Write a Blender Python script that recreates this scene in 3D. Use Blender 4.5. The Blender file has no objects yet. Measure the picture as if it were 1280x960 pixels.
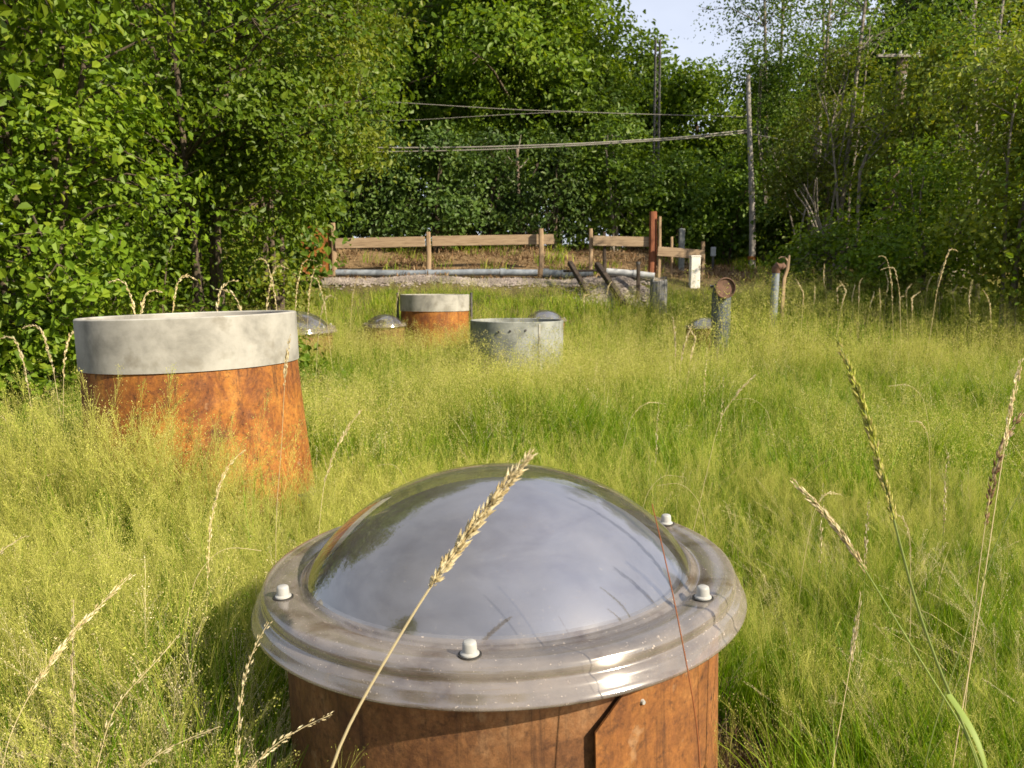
import bpy, bmesh, math, random
import numpy as np
from mathutils import Vector, Matrix
R = math.radians
scene = bpy.context.scene
COL = scene.collection
rng = np.random.default_rng(7)
random.seed(7)

# ------------------------------------------------------------------ camera
FPX, PITCH, H = 1000.0, R(7.1), 1.45
F_ = np.array([0, math.cos(PITCH), -math.sin(PITCH)])
U_ = np.array([0, math.sin(PITCH), math.cos(PITCH)])
C_ = np.array([0, 0, H])
cam = bpy.data.cameras.new("camera")
cam.sensor_width = 36.0
cam.lens = 36.0 * FPX / 1280
cam.clip_end = 500
cam.dof.use_dof = True
cam.dof.focus_distance = 2.5
cam.dof.aperture_fstop = 7.0
co = bpy.data.objects.new("camera", cam)
COL.objects.link(co)
co.location = (0, 0, H)
co.rotation_euler = (math.pi / 2 - PITCH, 0, 0)
scene.camera = co


def at(px, py, depth):
    """a point seen at a photo pixel, a real distance away"""
    return C_ + (F_ + U_ * ((480 - py) / FPX) + np.array([1, 0, 0]) * ((px - 640) / FPX)) * depth


def sstep(a, b, x):
    t = np.clip((np.asarray(x, float) - a) / (b - a), 0, 1)
    return t * t * (3 - 2 * t)


PY = [-60, 4, 7, 10, 13, 14.5, 16.2, 17.6, 19, 22, 30, 60, 200]
PZ = [0, 0, .07, .13, .25, .6, 1.08, 1.56, 1.72, 1.95, 2.6, 4.0, 8.0]


def ground_z(x, y):
    x = np.asarray(x, float); y = np.asarray(y, float)
    ye = y + 3.3 * sstep(1.2, 5.2, x) * sstep(5, 9.5, y) * (1 - sstep(12, 16.5, y))
    z = np.interp(ye, PY, PZ)
    z = z + (1 - sstep(3.2, 4.8, x)) * (.46 * sstep(17.7, 20.4, y) - .2 * sstep(20.4, 28, y))
    z = z + .34 * sstep(1.6, 4.2, -x) * sstep(4.5, 9, y) * (1 - sstep(11, 16, y))
    z = z + .035 * np.sin(x * 1.3 + 1) * np.cos(y * .9) + .02 * np.sin(x * 3.1 + y * 2.2)
    return z


def on_ground(px, depth):
    p = at(px, 400, depth)
    return np.array([p[0], p[1], float(ground_z(p[0], p[1]))])


# ------------------------------------------------------------------ materials
class NT:
    def __init__(s, name):
        s.m = bpy.data.materials.new(name); s.m.use_nodes = True
        s.t = s.m.node_tree; s.n = s.t.nodes; s.l = s.t.links
        s.b = s.n["Principled BSDF"]; s.out = s.n["Material Output"]

    def add(s, typ, **kw):
        n = s.n.new(typ)
        for k, v in kw.items():
            if k in n.inputs.keys():
                n.inputs[k].default_value = v
            else:
                setattr(n, k, v)
        return n

    def link(s, a, b): s.l.new(a, b)

    def noise(s, scale, detail=6, rough=.6, stretch=(1, 1, 1), dist=0):
        if not hasattr(s, "tc"): s.tc = s.add("ShaderNodeTexCoord")
        mp = s.add("ShaderNodeMapping"); mp.inputs["Scale"].default_value = stretch
        s.link(s.tc.outputs["Object"], mp.inputs["Vector"])
        n = s.add("ShaderNodeTexNoise", Scale=scale, Detail=detail, Roughness=rough, Distortion=dist)
        s.link(mp.outputs[0], n.inputs["Vector"])
        return n.outputs["Fac"]

    def ramp(s, fac, stops):
        r = s.add("ShaderNodeValToRGB"); e = r.color_ramp.elements
        while len(e) < len(stops): e.new(.5)
        for k, (p, c) in enumerate(stops):
            e[k].position = p
            e[k].color = (*c, 1) if hasattr(c, "__len__") else (c, c, c, 1)
        s.link(fac, r.inputs[0])
        return r.outputs[0]

    def mix(s, a, b, fac, mode="MIX"):
        n = s.add("ShaderNodeMix", data_type="RGBA", blend_type=mode)
        for v, k in ((a, 6), (b, 7), (fac, 0)):
            if hasattr(v, "is_output"): s.link(v, n.inputs[k])
            elif k == 0: n.inputs[0].default_value = v
            else: n.inputs[k].default_value = (*v, 1)
        return n.outputs[2]

    def bump(s, fac, strength=.3, dist=.01):
        n = s.add("ShaderNodeBump", Strength=strength, Distance=dist)
        s.link(fac, n.inputs["Height"]); s.link(n.outputs[0], s.b.inputs["Normal"])

    def base(s, c, rough=.8, metal=0, spec=.4):
        if hasattr(c, "is_output"): s.link(c, s.b.inputs["Base Color"])
        else: s.b.inputs["Base Color"].default_value = (*c, 1)
        if hasattr(rough, "is_output"): s.link(rough, s.b.inputs["Roughness"])
        else: s.b.inputs["Roughness"].default_value = rough
        s.b.inputs["Metallic"].default_value = metal
        s.b.inputs["Specular IOR Level"].default_value = spec
        return s.m


def speckled(name, stops, scale=8, rough=.85, stretch=(1, 1, 1), bump=.3, bscale=None, metal=0, dist=.005, extra=None):
    t = NT(name)
    c = t.ramp(t.noise(scale, 8, .65, stretch, .3), stops)
    if extra:
        c = t.mix(c, extra[0], t.ramp(t.noise(extra[1], 5, .6, extra[3] if len(extra) > 3 else (1, 1, 1)), [(extra[2], 0), (min(1, extra[2] + .15), 1)]))
    if bump: t.bump(t.noise(bscale or scale * 4, 6, .7, stretch), bump, dist)
    return t.base(c, rough, metal)


def leafy(name, cols, trans=.35, rough=.5, spec=.35, tcol=None, objvar=.25):
    """foliage: colour by a per-leaf number, light passing through the blade"""
    t = NT(name)
    at_ = t.add("ShaderNodeAttribute", attribute_name="tint")
    n = len(cols)
    c = t.ramp(at_.outputs["Fac"], [(k / (n - 1), cols[k]) for k in range(n)])
    oi = t.add("ShaderNodeObjectInfo")
    hs = t.add("ShaderNodeHueSaturation")
    m1 = t.add("ShaderNodeMapRange"); m1.inputs["To Min"].default_value = 1 - objvar; m1.inputs["To Max"].default_value = 1 + objvar
    t.link(oi.outputs["Random"], m1.inputs["Value"]); t.link(m1.outputs[0], hs.inputs["Value"]); t.link(c, hs.inputs["Color"])
    c = hs.outputs[0]
    t.base(c, rough, 0, spec)
    tr = t.add("ShaderNodeBsdfTranslucent")
    if tcol is None: tcol = (1.35, 1.25, .5)
    cc = t.mix(c, tcol, 1.0, "MULTIPLY")
    t.link(cc, tr.inputs["Color"])
    mx = t.add("ShaderNodeMixShader"); mx.inputs[0].default_value = trans
    t.link(t.b.outputs[0], mx.inputs[1]); t.link(tr.outputs[0], mx.inputs[2]); t.link(mx.outputs[0], t.out.inputs["Surface"])
    return t.m


M = {}
# rusted steel of the shafts
def rust(name, stops, streak=.3):
    t = NT(name)
    a = t.ramp(t.noise(6.5, 12, .74, (1, 1, .7), .5), stops)
    b = t.ramp(t.noise(6, 9, .72, (4, 4, .5), .3), [(.36, (.03, .012, .007)), (.5, (.12, .044, .014)), (.68, (.24, .095, .025))])
    c = t.mix(a, b, streak)
    c = t.mix(c, (.05, .021, .012), t.ramp(t.noise(24, 9, .75, (1, 1, .8), .8), [(.52, 0), (.66, .5)]))
    gr = t.ramp(t.noise(70, 5, .75), [(.3, .62), (.7, 1.35)])
    c = t.mix(c, gr, .8, 'MULTIPLY')
    c = t.mix(c, (.36, .25, .15), t.ramp(t.noise(13, 4, .5), [(.66, 0), (.76, .55)]))
    c = t.mix(c, (.03, .013, .008), t.ramp(t.noise(38, 6, .7), [(.54, 0), (.70, .75)]))
    c = t.mix(c, (.028, .013, .008), t.ramp(t.noise(7, 7, .7, (5, 5, .22), .1), [(.56, 0), (.70, .75)]))   # dark runs
    t.bump(t.noise(60, 8, .75), .45, .005)
    return t.base(c, t.ramp(t.noise(14, 4), [(.3, .6), (.7, .92)]), 0, .35)
M['rust'] = rust('rusted_steel', [(.3, (.045, .020, .011)), (.43, (.11, .046, .018)), (.55, (.18, .082, .032)), (.68, (.25, .14, .07)), (.8, (.12, .045, .017))], .10)
M['rust_orange'] = rust('orange_rusted_steel', [(.28, (.06, .021, .009)), (.41, (.17, .055, .013)), (.52, (.31, .115, .018)), (.64, (.43, .19, .032)), (.8, (.20, .06, .013))], .28)
M['rust_plate'] = rust('reddish_rusted_plate', [(.28, (.05, .020, .010)), (.42, (.13, .048, .015)), (.54, (.23, .09, .022)), (.66, (.31, .145, .04)), (.8, (.15, .05, .015))], .30)
M['concrete'] = speckled('pale_concrete', [(.3, (.15, .145, .13)), (.48, (.29, .28, .255)), (.7, (.39, .38, .35))], 3.2, .9, bump=.25, bscale=60, dist=.002,
                         extra=((.16, .145, .115), 4, .56))
M['grey_concrete'] = speckled('weathered_grey_concrete', [(.3, (.10, .11, .10)), (.5, (.21, .22, .21)), (.75, (.30, .31, .29))], 5, .8, bump=.25, bscale=50, dist=.003,
                              extra=((.12, .11, .075), 9, .58))
M['weathered_wood'] = speckled('weathered_board', [(.25, (.13, .088, .055)), (.5, (.27, .19, .12)), (.75, (.37, .285, .195))], 3, .8, (1, 6, 14), .3, 14)
M['post_wood'] = speckled('peeled_post_wood', [(.25, (.12, .08, .048)), (.5, (.27, .185, .11)), (.75, (.38, .28, .18))], 8, .8, (4, 4, .5), .3, 14)
M['red_wood'] = speckled('red_brown_timber', [(.25, (.05, .018, .010)), (.5, (.20, .065, .028)), (.75, (.28, .11, .05))], 8, .8, (4, 4, .4), .5, 14)
M['dark_wood'] = speckled('dark_timber', [(.3, (.018, .013, .010)), (.6, (.05, .035, .025)), (.8, (.09, .06, .04))], 8, .85, (4, 4, .6), .3, 14)
M['stump_wood'] = speckled('silvered_wood', [(.3, (.05, .055, .06)), (.6, (.16, .16, .16)), (.8, (.24, .23, .21))], 7, .85, (4, 4, .4), .4, 14)
M['pole_wood'] = speckled('pale_pole_wood', [(.3, (.10, .09, .08)), (.5, (.24, .22, .20)), (.75, (.36, .335, .31))], 6, .8, (3, 3, .5), .3, 12, extra=((.05, .04, .035), 3, .56))
M['brown_pole'] = speckled('brown_pole_wood', [(.3, (.06, .045, .035)), (.6, (.17, .125, .095)), (.8, (.27, .22, .17))], 6, .85, (3, 3, .4), .3, 12)
M['dark_metal'] = speckled('dark_weathered_metal', [(.3, (.03, .03, .032)), (.7, (.10, .09, .09))], 9, .6, bump=.1)
M['grey_pipe'] = speckled('blue_grey_pipe', [(.3, (.09, .105, .13)), (.55, (.19, .215, .255)), (.75, (.28, .31, .345))], 5, .5, bump=.1, extra=((.12, .075, .045), 6, .62))
M['dark_pipe'] = speckled('slate_pipe', [(.3, (.04, .048, .058)), (.6, (.10, .115, .135)), (.8, (.15, .16, .17))], 8, .55, (3, 3, .6), .1)
M['white_pipe'] = speckled('dirty_white_pipe', [(.3, (.25, .26, .27)), (.6, (.40, .41, .42)), (.8, (.50, .50, .49))], 6, .5, bump=.1)
M['pipe_rust'] = speckled('brown_rust', [(.3, (.06, .032, .022)), (.6, (.14, .078, .052)), (.8, (.20, .12, .08))], 14, .85, bump=.4)
M['white_block'] = speckled('white_render', [(.3, (.58, .55, .50)), (.7, (.74, .72, .68))], 6, .9, bump=.2)
M['cable'] = speckled('cable_sheath', [(.3, (.16, .15, .13)), (.7, (.26, .24, .21))], 5, .6, bump=0)
M['plastic_black'] = speckled('black_sheeting', [(.3, (.015, .018, .025)), (.7, (.05, .055, .07))], 9, .4, bump=.6, bscale=8, dist=.03)
M['gravel'] = speckled('gravel_stone', [(.25, (.07, .06, .052)), (.5, (.19, .16, .145)), (.75, (.36, .31, .285))], 2.2, .9, bump=.3)
M['bark'] = speckled('brown_bark', [(.3, (.035, .027, .020)), (.55, (.10, .075, .052)), (.8, (.17, .13, .09))], 6, .9, (3, 3, .6), .6, 16, dist=.02)
M['pale_bark'] = speckled('pale_grey_bark', [(.3, (.07, .06, .05)), (.5, (.17, .145, .118)), (.75, (.32, .285, .245))], 5, .85, (3, 3, 1.2), .4, 14, extra=((.03, .026, .022), 4, .58, (1, 1, 2.5)))
M['cap_grey'] = speckled('bolt_cap_plastic', [(.3, (.26, .26, .25)), (.7, (.36, .36, .35))], 30, .5, bump=.1, extra=((.30, .27, .22), 22, .6))
M['rubber'] = speckled('black_rubber', [(.3, (.012, .011, .01)), (.7, (.03, .028, .025))], 30, .7, bump=0)

# acrylic dome: thin clear shell with dust
def acrylic(name, ior, clear, dust, dust_amount, rough):
    t = NT(name)
    t.n.remove(t.b)
    tr = t.add("ShaderNodeBsdfTransparent"); tr.inputs[0].default_value = (*clear, 1)
    gl = t.add("ShaderNodeBsdfGlossy", Roughness=rough)
    fr = t.add("ShaderNodeFresnel", IOR=ior)
    m1 = t.add("ShaderNodeMixShader")
    geo = t.add("ShaderNodeNewGeometry")
    # a thin shell: the back of the sheet reflects like its front
    fn = t.add("ShaderNodeLayerWeight", Blend=.5)
    pw = t.add("ShaderNodeMath", operation="POWER"); pw.inputs[1].default_value = 3.2
    t.link(fn.outputs["Facing"], pw.inputs[0])
    f0 = ((ior - 1) / (ior + 1)) ** 2
    ma = t.add("ShaderNodeMath", operation="MULTIPLY_ADD"); ma.inputs[1].default_value = (1 - f0) * .62; ma.inputs[2].default_value = f0
    t.link(pw.outputs[0], ma.inputs[0])
    t.link(ma.outputs[0], m1.inputs[0]); t.link(tr.outputs[0], m1.inputs[1]); t.link(gl.outputs[0], m1.inputs[2])
    t.n.remove(fr); t.n.remove(geo)
    df = t.add("ShaderNodeBsdfDiffuse"); t.link(t.ramp(t.noise(6, 7, .65, (1, 1, 3), .6), [(.36, tuple(v * k for v, k in zip(dust, (.5, .42, .36)))), (.5, dust), (.75, tuple(v * 1.15 for v in dust))]), df.inputs[0])
    m2 = t.add("ShaderNodeMixShader")
    blot = t.ramp(t.noise(4.5, 8, .7, (1, 1, 1), .4), [(.35, dust_amount * .45), (.7, dust_amount * 1.3)])
    spk = t.ramp(t.noise(140, 3, .6), [(.66, 0), (.72, min(1, dust_amount * 2.2))])
    tot = t.add("ShaderNodeMath", operation="ADD"); t.link(blot, tot.inputs[0]); t.link(spk, tot.inputs[1]); tot.use_clamp = True
    t.link(tot.outputs[0], m2.inputs[0]); t.link(m1.outputs[0], m2.inputs[1]); t.link(df.outputs[0], m2.inputs[2])
    t.link(m2.outputs[0], t.out.inputs["Surface"])
    return t.m
M['acrylic'] = acrylic('clear_acrylic', 3.2, (.86, .87, .87), (.40, .37, .34), .09, .045)
M['acrylic_rim'] = acrylic('dusty_acrylic_rim', 2.5, (.72, .70, .69), (.36, .315, .28), .33, .14)
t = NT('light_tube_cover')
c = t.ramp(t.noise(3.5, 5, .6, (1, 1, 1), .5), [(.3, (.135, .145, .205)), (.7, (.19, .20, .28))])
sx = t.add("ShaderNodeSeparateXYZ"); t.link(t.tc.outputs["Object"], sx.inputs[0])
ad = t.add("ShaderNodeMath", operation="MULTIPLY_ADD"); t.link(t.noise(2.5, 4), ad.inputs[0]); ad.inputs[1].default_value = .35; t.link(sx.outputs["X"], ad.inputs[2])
c = t.mix((.07, .057, .043), c, t.ramp(ad.outputs[0], [(.02, 0), (.30, 1)]))   # tree and sky reflections painted in: brown at left, lavender at right
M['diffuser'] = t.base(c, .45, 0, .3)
M['mirror'] = speckled('tube_lining', [(.3, (.55, .55, .57)), (.7, (.68, .68, .7))], 4, .2, bump=.05, metal=1)

M['hazel'] = leafy('hazel_leaf', [(.052, .105, .006), (.10, .178, .010), (.155, .24, .014), (.23, .28, .022)], .44)
M['bright'] = leafy('sunny_leaf', [(.075, .115, .009), (.125, .175, .014), (.18, .22, .02), (.25, .26, .032)], .42)
M['wood'] = leafy('woodland_leaf', [(.034, .075, .007), (.066, .124, .011), (.108, .175, .015), (.16, .22, .023)], .40)
M['ivy'] = leafy('shrub_leaf', [(.028, .064, .012), (.054, .104, .018), (.086, .148, .025), (.13, .19, .036)], .30)
M['birch'] = leafy('birch_leaf', [(.046, .098, .010), (.085, .155, .015), (.125, .205, .021), (.18, .235, .032)], .46)
M['blade'] = leafy('grass_blade', [(.056, .135, .003), (.112, .215, .005), (.18, .285, .008), (.36, .37, .06)], .48, .55, .25)
M['panicle'] = leafy('grass_panicle', [(.265, .315, .034), (.37, .40, .065), (.49, .465, .14), (.58, .49, .25)], .42, .7, .15, (1.1, 1.1, .8))
M['straw'] = leafy('dry_straw', [(.36, .27, .12), (.52, .42, .22), (.66, .57, .35), (.74, .67, .46)], .3, .7, .2, (1.05, 1.0, .8))
M['red_weed'] = leafy('red_dry_stem', [(.12, .035, .012), (.22, .075, .028), (.3, .12, .045)], .2, .7, .2, (1, 1, 1))
M['stem_green'] = leafy('green_stem', [(.13, .19, .03), (.20, .26, .06), (.32, .33, .12)], .25, .55, .3)
M['litter'] = leafy('dead_leaf_litter', [(.07, .038, .018), (.15, .085, .04), (.26, .17, .09), (.36, .27, .16)], .15, .8, .2, (1, 1, 1))

# ground: soil below the grass, leaf litter under the trees
t = NT('meadow_soil')
c = t.ramp(t.noise(2.2, 10, .7), [(.3, (.035, .030, .012)), (.5, (.075, .062, .024)), (.7, (.12, .10, .042))])
c2 = t.ramp(t.noise(9, 10, .75), [(.3, (.075, .045, .022)), (.5, (.18, .12, .062)), (.72, (.30, .21, .12))])
sx = t.add("ShaderNodeSeparateXYZ"); t.link(t.tc.outputs["Object"], sx.inputs[0])
mr = t.add("ShaderNodeMapRange"); mr.inputs["From Min"].default_value = 17.0; mr.inputs["From Max"].default_value = 18.2
t.link(sx.outputs["Y"], mr.inputs["Value"])
t.bump(t.noise(30, 8, .75), .8, .03)
M['soil'] = t.base(t.mix(c, c2, mr.outputs[0]), .95, 0, .2)


# ------------------------------------------------------------------ object helpers
def tag(o, label=None, cat=None, group=None, kind=None):
    for k, v in (("label", label), ("category", cat), ("group", group), ("kind", kind)):
        if v: o[k] = v
    return o


def thing(name, loc, label, cat, group=None, rot=(0, 0, 0)):
    o = bpy.data.objects.new(name, None); COL.objects.link(o)
    o.location = [float(v) for v in loc]; o.rotation_euler = rot; o.empty_display_size = .1
    return tag(o, label, cat, group)


def link(name, me, mat, parent=None, smooth=True):
    o = bpy.data.objects.new(name, me)
    for m in (mat if isinstance(mat, (list, tuple)) else [mat]):
        if len(me.materials) < (len(mat) if isinstance(mat, (list, tuple)) else 1): me.materials.append(m)
    COL.objects.link(o)
    if parent is not None: o.parent = parent
    return o


def dup(o, loc=None, rot=None, scale=None, label=None, group=None, parent=None):
    c = o.copy(); COL.objects.link(c)
    if parent is not None: c.parent = parent
    if loc is not None: c.location = [float(v) for v in loc]
    if rot is not None: c.rotation_euler = rot
    if scale is not None: c.scale = (scale,) * 3 if not hasattr(scale, "__len__") else scale
    if label: c["label"] = label
    if group: c["group"] = group
    for ch in [k for k in o.children]: dup(ch, parent=c)
    return c


def arr_mesh(name, V, quads=None, tris=None, tint=None, smooth=False, midx=None):
    me = bpy.data.meshes.new(name)
    V = np.asarray(V, np.float32).reshape(-1, 3)
    fl, st, k = [], [], 0
    if quads is not None and len(quads):
        q = np.asarray(quads, np.int32).reshape(-1, 4); fl.append(q.ravel()); st.append(np.arange(len(q)) * 4 + k); k += q.size
    if tris is not None and len(tris):
        q = np.asarray(tris, np.int32).reshape(-1, 3); fl.append(q.ravel()); st.append(np.arange(len(q)) * 3 + k); k += q.size
    fl = np.concatenate(fl); st = np.concatenate(st).astype(np.int32)
    me.vertices.add(len(V)); me.vertices.foreach_set("co", V.ravel())
    me.loops.add(len(fl)); me.loops.foreach_set("vertex_index", fl.astype(np.int32))
    me.polygons.add(len(st)); me.polygons.foreach_set("loop_start", st)
    if midx is not None: me.polygons.foreach_set("material_index", np.asarray(midx, np.int32))
    me.polygons.foreach_set("use_smooth", np.full(len(st), smooth, bool))
    me.update(calc_edges=True)
    if tint is not None:
        a = me.attributes.new("tint", "FLOAT", "POINT"); a.data.foreach_set("value", np.asarray(tint, np.float32))
    return me


class MB:
    """collects shapes of ONE part"""
    def __init__(s): s.V = []; s.Q = []; s.T = []; s.n = 0; s.tint = []

    def put(s, V, Q=(), T=(), tint=.5):
        V = np.asarray(V, float).reshape(-1, 3)
        s.V.append(V)
        if len(Q): s.Q.append(np.asarray(Q).reshape(-1, 4) + s.n)
        if len(T): s.T.append(np.asarray(T).reshape(-1, 3) + s.n)
        s.tint.append(np.broadcast_to(np.asarray(tint, float), (len(V),)))
        s.n += len(V)

    def tube(s, path, rad, n=8, cap=True, tint=.5, wob=0):
        P = np.asarray(path, float); k = len(P)
        rad = np.broadcast_to(np.asarray(rad, float), (k,))
        T = np.gradient(P, axis=0); T /= np.linalg.norm(T, axis=1)[:, None] + 1e-12
        ref = np.array([0, 0, 1.]) if abs(T[0][2]) < .9 else np.array([1., 0, 0])
        A = np.cross(T, ref); A /= np.linalg.norm(A, axis=1)[:, None] + 1e-12
        B = np.cross(T, A)
        a = np.linspace(0, 2 * np.pi, n, endpoint=False)
        rr = rad[:, None, None] * (1 + wob * np.sin(a * 3 + np.arange(k)[:, None])[:, :, None])
        V = P[:, None] + rr * (np.cos(a)[None, :, None] * A[:, None] + np.sin(a)[None, :, None] * B[:, None])
        Q = []
        i = np.arange(k - 1)[:, None] * n; j = np.arange(n)[None]; j2 = (j + 1) % n
        Q = np.stack([i + j, i + n + j, i + n + j2, i + j2], -1).reshape(-1, 4)
        V = V.reshape(-1, 3); Tt = []
        if cap:
            V = np.vstack([V, P[:1], P[-1:]]); c0 = k * n
            jj = np.arange(n); j3 = (jj + 1) % n
            Tt = np.vstack([np.stack([np.full(n, c0), jj, j3], -1), np.stack([np.full(n, c0 + 1), (k - 1) * n + j3, (k - 1) * n + jj], -1)])
        s.put(V, Q, Tt, tint)

    def lathe(s, prof, n=64, a0=0, a1=2 * math.pi, tint=.5):
        prof = np.asarray(prof, float); k = len(prof)
        full = abs(a1 - a0 - 2 * math.pi) < 1e-6
        m = n if full else n + 1
        a = a0 + (a1 - a0) * np.arange(m) / n
        V = np.stack([prof[:, None, 0] * np.cos(a), prof[:, None, 0] * np.sin(a), np.broadcast_to(prof[:, None, 1], (k, m))], -1)
        i = np.arange(k - 1)[:, None] * m; j = np.arange(n)[None]; j2 = (j + 1) % m if full else j + 1
        s.put(V, np.stack([i + j, i + j2, i + m + j2, i + m + j], -1).reshape(-1, 4), (), tint)

    def box(s, c, size, rot=None, bev=.006, jit=0):
        bm = bmesh.new(); bmesh.ops.create_cube(bm, size=1)
        for v in bm.verts: v.co = Vector((v.co.x * size[0], v.co.y * size[1], v.co.z * size[2]))
        if bev: bmesh.ops.bevel(bm, geom=bm.edges[:], offset=min(bev, min(size) * .3), segments=1, affect='EDGES')
        bmesh.ops.triangulate(bm, faces=bm.faces[:])
        bm.verts.ensure_lookup_table()
        V = np.array([v.co[:] for v in bm.verts]); T = np.array([[v.index for v in f.verts] for f in bm.faces]); bm.free()
        if jit: V += np.random.default_rng(3).normal(0, jit, V.shape)
        if rot is not None: V = V @ np.array(rot).T
        s.put(V + np.asarray(c), (), T)

    def mesh(s, name, smooth=True):
        return arr_mesh(name, np.vstack(s.V), np.vstack(s.Q) if s.Q else None, np.vstack(s.T) if s.T else None, np.concatenate(s.tint), smooth)

    def build(s, name, mat, parent=None, smooth=True, auto=35):
        me = s.mesh(name, smooth)
        if smooth and auto: me.set_sharp_from_angle(angle=R(auto))
        return link(name, me, mat, parent)


def beam_rot(a, b, up=(0, 0, 1)):
    """rotation with local x along a->b"""
    x = np.asarray(b, float) - np.asarray(a, float); L = np.linalg.norm(x); x /= L
    z = np.asarray(up, float) - x * np.dot(up, x); z /= np.linalg.norm(z)
    return np.stack([x, np.cross(z, x), z], 1), L


def norm(v): return v / (np.linalg.norm(v, axis=-1, keepdims=True) + 1e-12)


# ------------------------------------------------------------------ ground
xs = np.concatenate([np.linspace(-160, -22, 20), np.linspace(-20, 20, 161), np.linspace(22, 160, 20)])
ys = np.concatenate([np.linspace(-120, -6, 16), np.linspace(-5, 30, 176), np.linspace(32, 190, 26)])
X, Y = np.meshgrid(xs, ys)
V = np.stack([X, Y, ground_z(X, Y)], -1).reshape(-1, 3)
nx = len(xs); i = np.arange(len(ys) - 1)[:, None] * nx; j = np.arange(nx - 1)[None]
g = link('ground', arr_mesh('ground', V, np.stack([i + j, i + j + 1, i + nx + j + 1, i + nx + j], -1).reshape(-1, 4), smooth=True), M['soil'])
tag(g, 'rough earth below the meadow rising to the wood', 'ground', None, 'structure')

# ------------------------------------------------------------------ the domed skylight in the foreground
SKY = (-.012, 1.955)


def make_skylight():
    gz = float(ground_z(*SKY))
    z0 = .692          # lip edge
    t = thing('domed_skylight', (SKY[0], SKY[1], gz), 'large clear acrylic dome bolted on a rusty steel shaft in the foreground', 'skylight', None, (0, R(-1.5), 0))
    z0 -= gz
    p = MB(); p.lathe([(.535, -.15), (.53, .3), (.528, z0 + .02), (.518, z0 + .02), (.518, -.15)], 96)
    pipe = p.build('pipe', M['rust'], t)
    # lapped plate riveted on the right of the pipe: diagonal top corner, open seam at its left edge
    a = np.linspace(R(-70), R(15), 44)
    top = np.where(a < R(-60), z0 - .10 + (a - R(-70)) / R(10) * .085, z0 - .012)
    rr = .5335 + .012 * np.exp(-(a - R(-70)) / R(9))
    V = []
    for r_, dz in ((0, 0), (.005, 0)):
        for zz in (0, 1):
            V.append(np.stack([(rr + r_) * np.cos(a), (rr + r_) * np.sin(a), (np.full_like(a, -.15) if zz == 0 else top)], -1))
    n = len(a); V = np.vstack(V); k = np.arange(n - 1); Q = []
    for b0, b1 in ((2, 3), (1, 0)): Q.append(np.stack([b0 * n + k, b0 * n + k + 1, b1 * n + k + 1, b1 * n + k], -1))
    Q.append(np.stack([3 * n + k, 3 * n + k + 1, n + k + 1, n + k], -1)); Q.append(np.array([[0, 2 * n, 3 * n, n]]))
    f = MB(); f.put(V, np.vstack(Q)); pl = f.build('lap_plate', M['rust_plate'], t, auto=30)
    rv = MB()
    for an, dz in ((-58, -.07),):
        c = np.array([.541 * math.cos(R(an)), .541 * math.sin(R(an)), z0 + dz]); rv.tube([c, c * np.array([1.012, 1.012, 1])], [.006, .004], 10)
    rv.build('rivet', M['cap_grey'], pl)
    # flange with rolled lip
    pr = [(.468, z0 + .078), (.482, z0 + .068), (.490, z0 + .060), (.500, z0 + .064), (.512, z0 + .070), (.548, z0 + .071), (.564, z0 + .070), (.573, z0 + .065), (.578, z0 + .055), (.577, z0 + .044), (.575, z0 + .038), (.580, z0 + .034), (.588, z0 + .030), (.593, z0 + .022), (.595, z0 + .010), (.600, z0 + .004), (.603, z0 - .001), (.600, z0 - .005), (.592, z0 - .003),
          (.586, z0 + .006), (.566, z0 + .03), (.560, z0 + .05), (.545, z0 + .062), (.51, z0 + .061), (.49, z0 + .052), (.478, z0 + .060)]
    f = MB(); f.lathe(pr, 160); f.build('flange', M['acrylic_rim'], t, auto=0)
    # dome
    h, rb = .232, .478
    th = np.linspace(0, 1, 40)
    prof = [(rb * math.sin(u * math.pi / 2) ** 1.0, z0 + .068 + h * (max(0, math.cos(u * math.pi / 2))) ** .93) for u in th]
    Rs = (rb * rb + h * h) / (2 * h); thm = math.asin(min(1, rb / Rs))
    prof2 = [(Rs * math.sin(u * thm), z0 + .068 + h - Rs + Rs * math.cos(u * thm)) for u in th]
    prof = [(.0001 if k == 0 else (.16 * q[0] + .84 * w[0]), .16 * q[1] + .84 * w[1]) for k, (q, w) in enumerate(zip(prof, prof2))]
    d = MB(); d.lathe(prof[::-1], 128); d.build('dome', M['acrylic'], t, auto=0)
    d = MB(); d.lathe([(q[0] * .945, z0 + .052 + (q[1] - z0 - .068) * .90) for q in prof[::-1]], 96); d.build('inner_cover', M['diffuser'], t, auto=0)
    d = MB(); d.lathe([(.515, z0 - .02), (.502, z0 + .05), (.488, z0 + .05), (.500, z0 - .02)], 96); d.build('gasket', M['rubber'], t)
    # bolts with caps
    for an in (-155, -95, -33, 28):
        c = np.array([.533 * math.cos(R(an)), .533 * math.sin(R(an)), z0 + .0715])
        b = MB(); b.lathe([(.0215, .002), (.021, .006), (.018, .0085), (.0165, .010), (.0155, .030), (.0140, .0345), (.011, .0365), (.0001, .0370)], 24)
        o = b.build('bolt', M['cap_grey'], t, auto=40); o.location = c; o.scale = (.86, .86, .74)
        w = MB(); w.lathe([(.0265, -.001), (.0262, .0025), (.0001, .0028)], 24); w.build('washer', M['rubber'], o)
    return t


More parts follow.
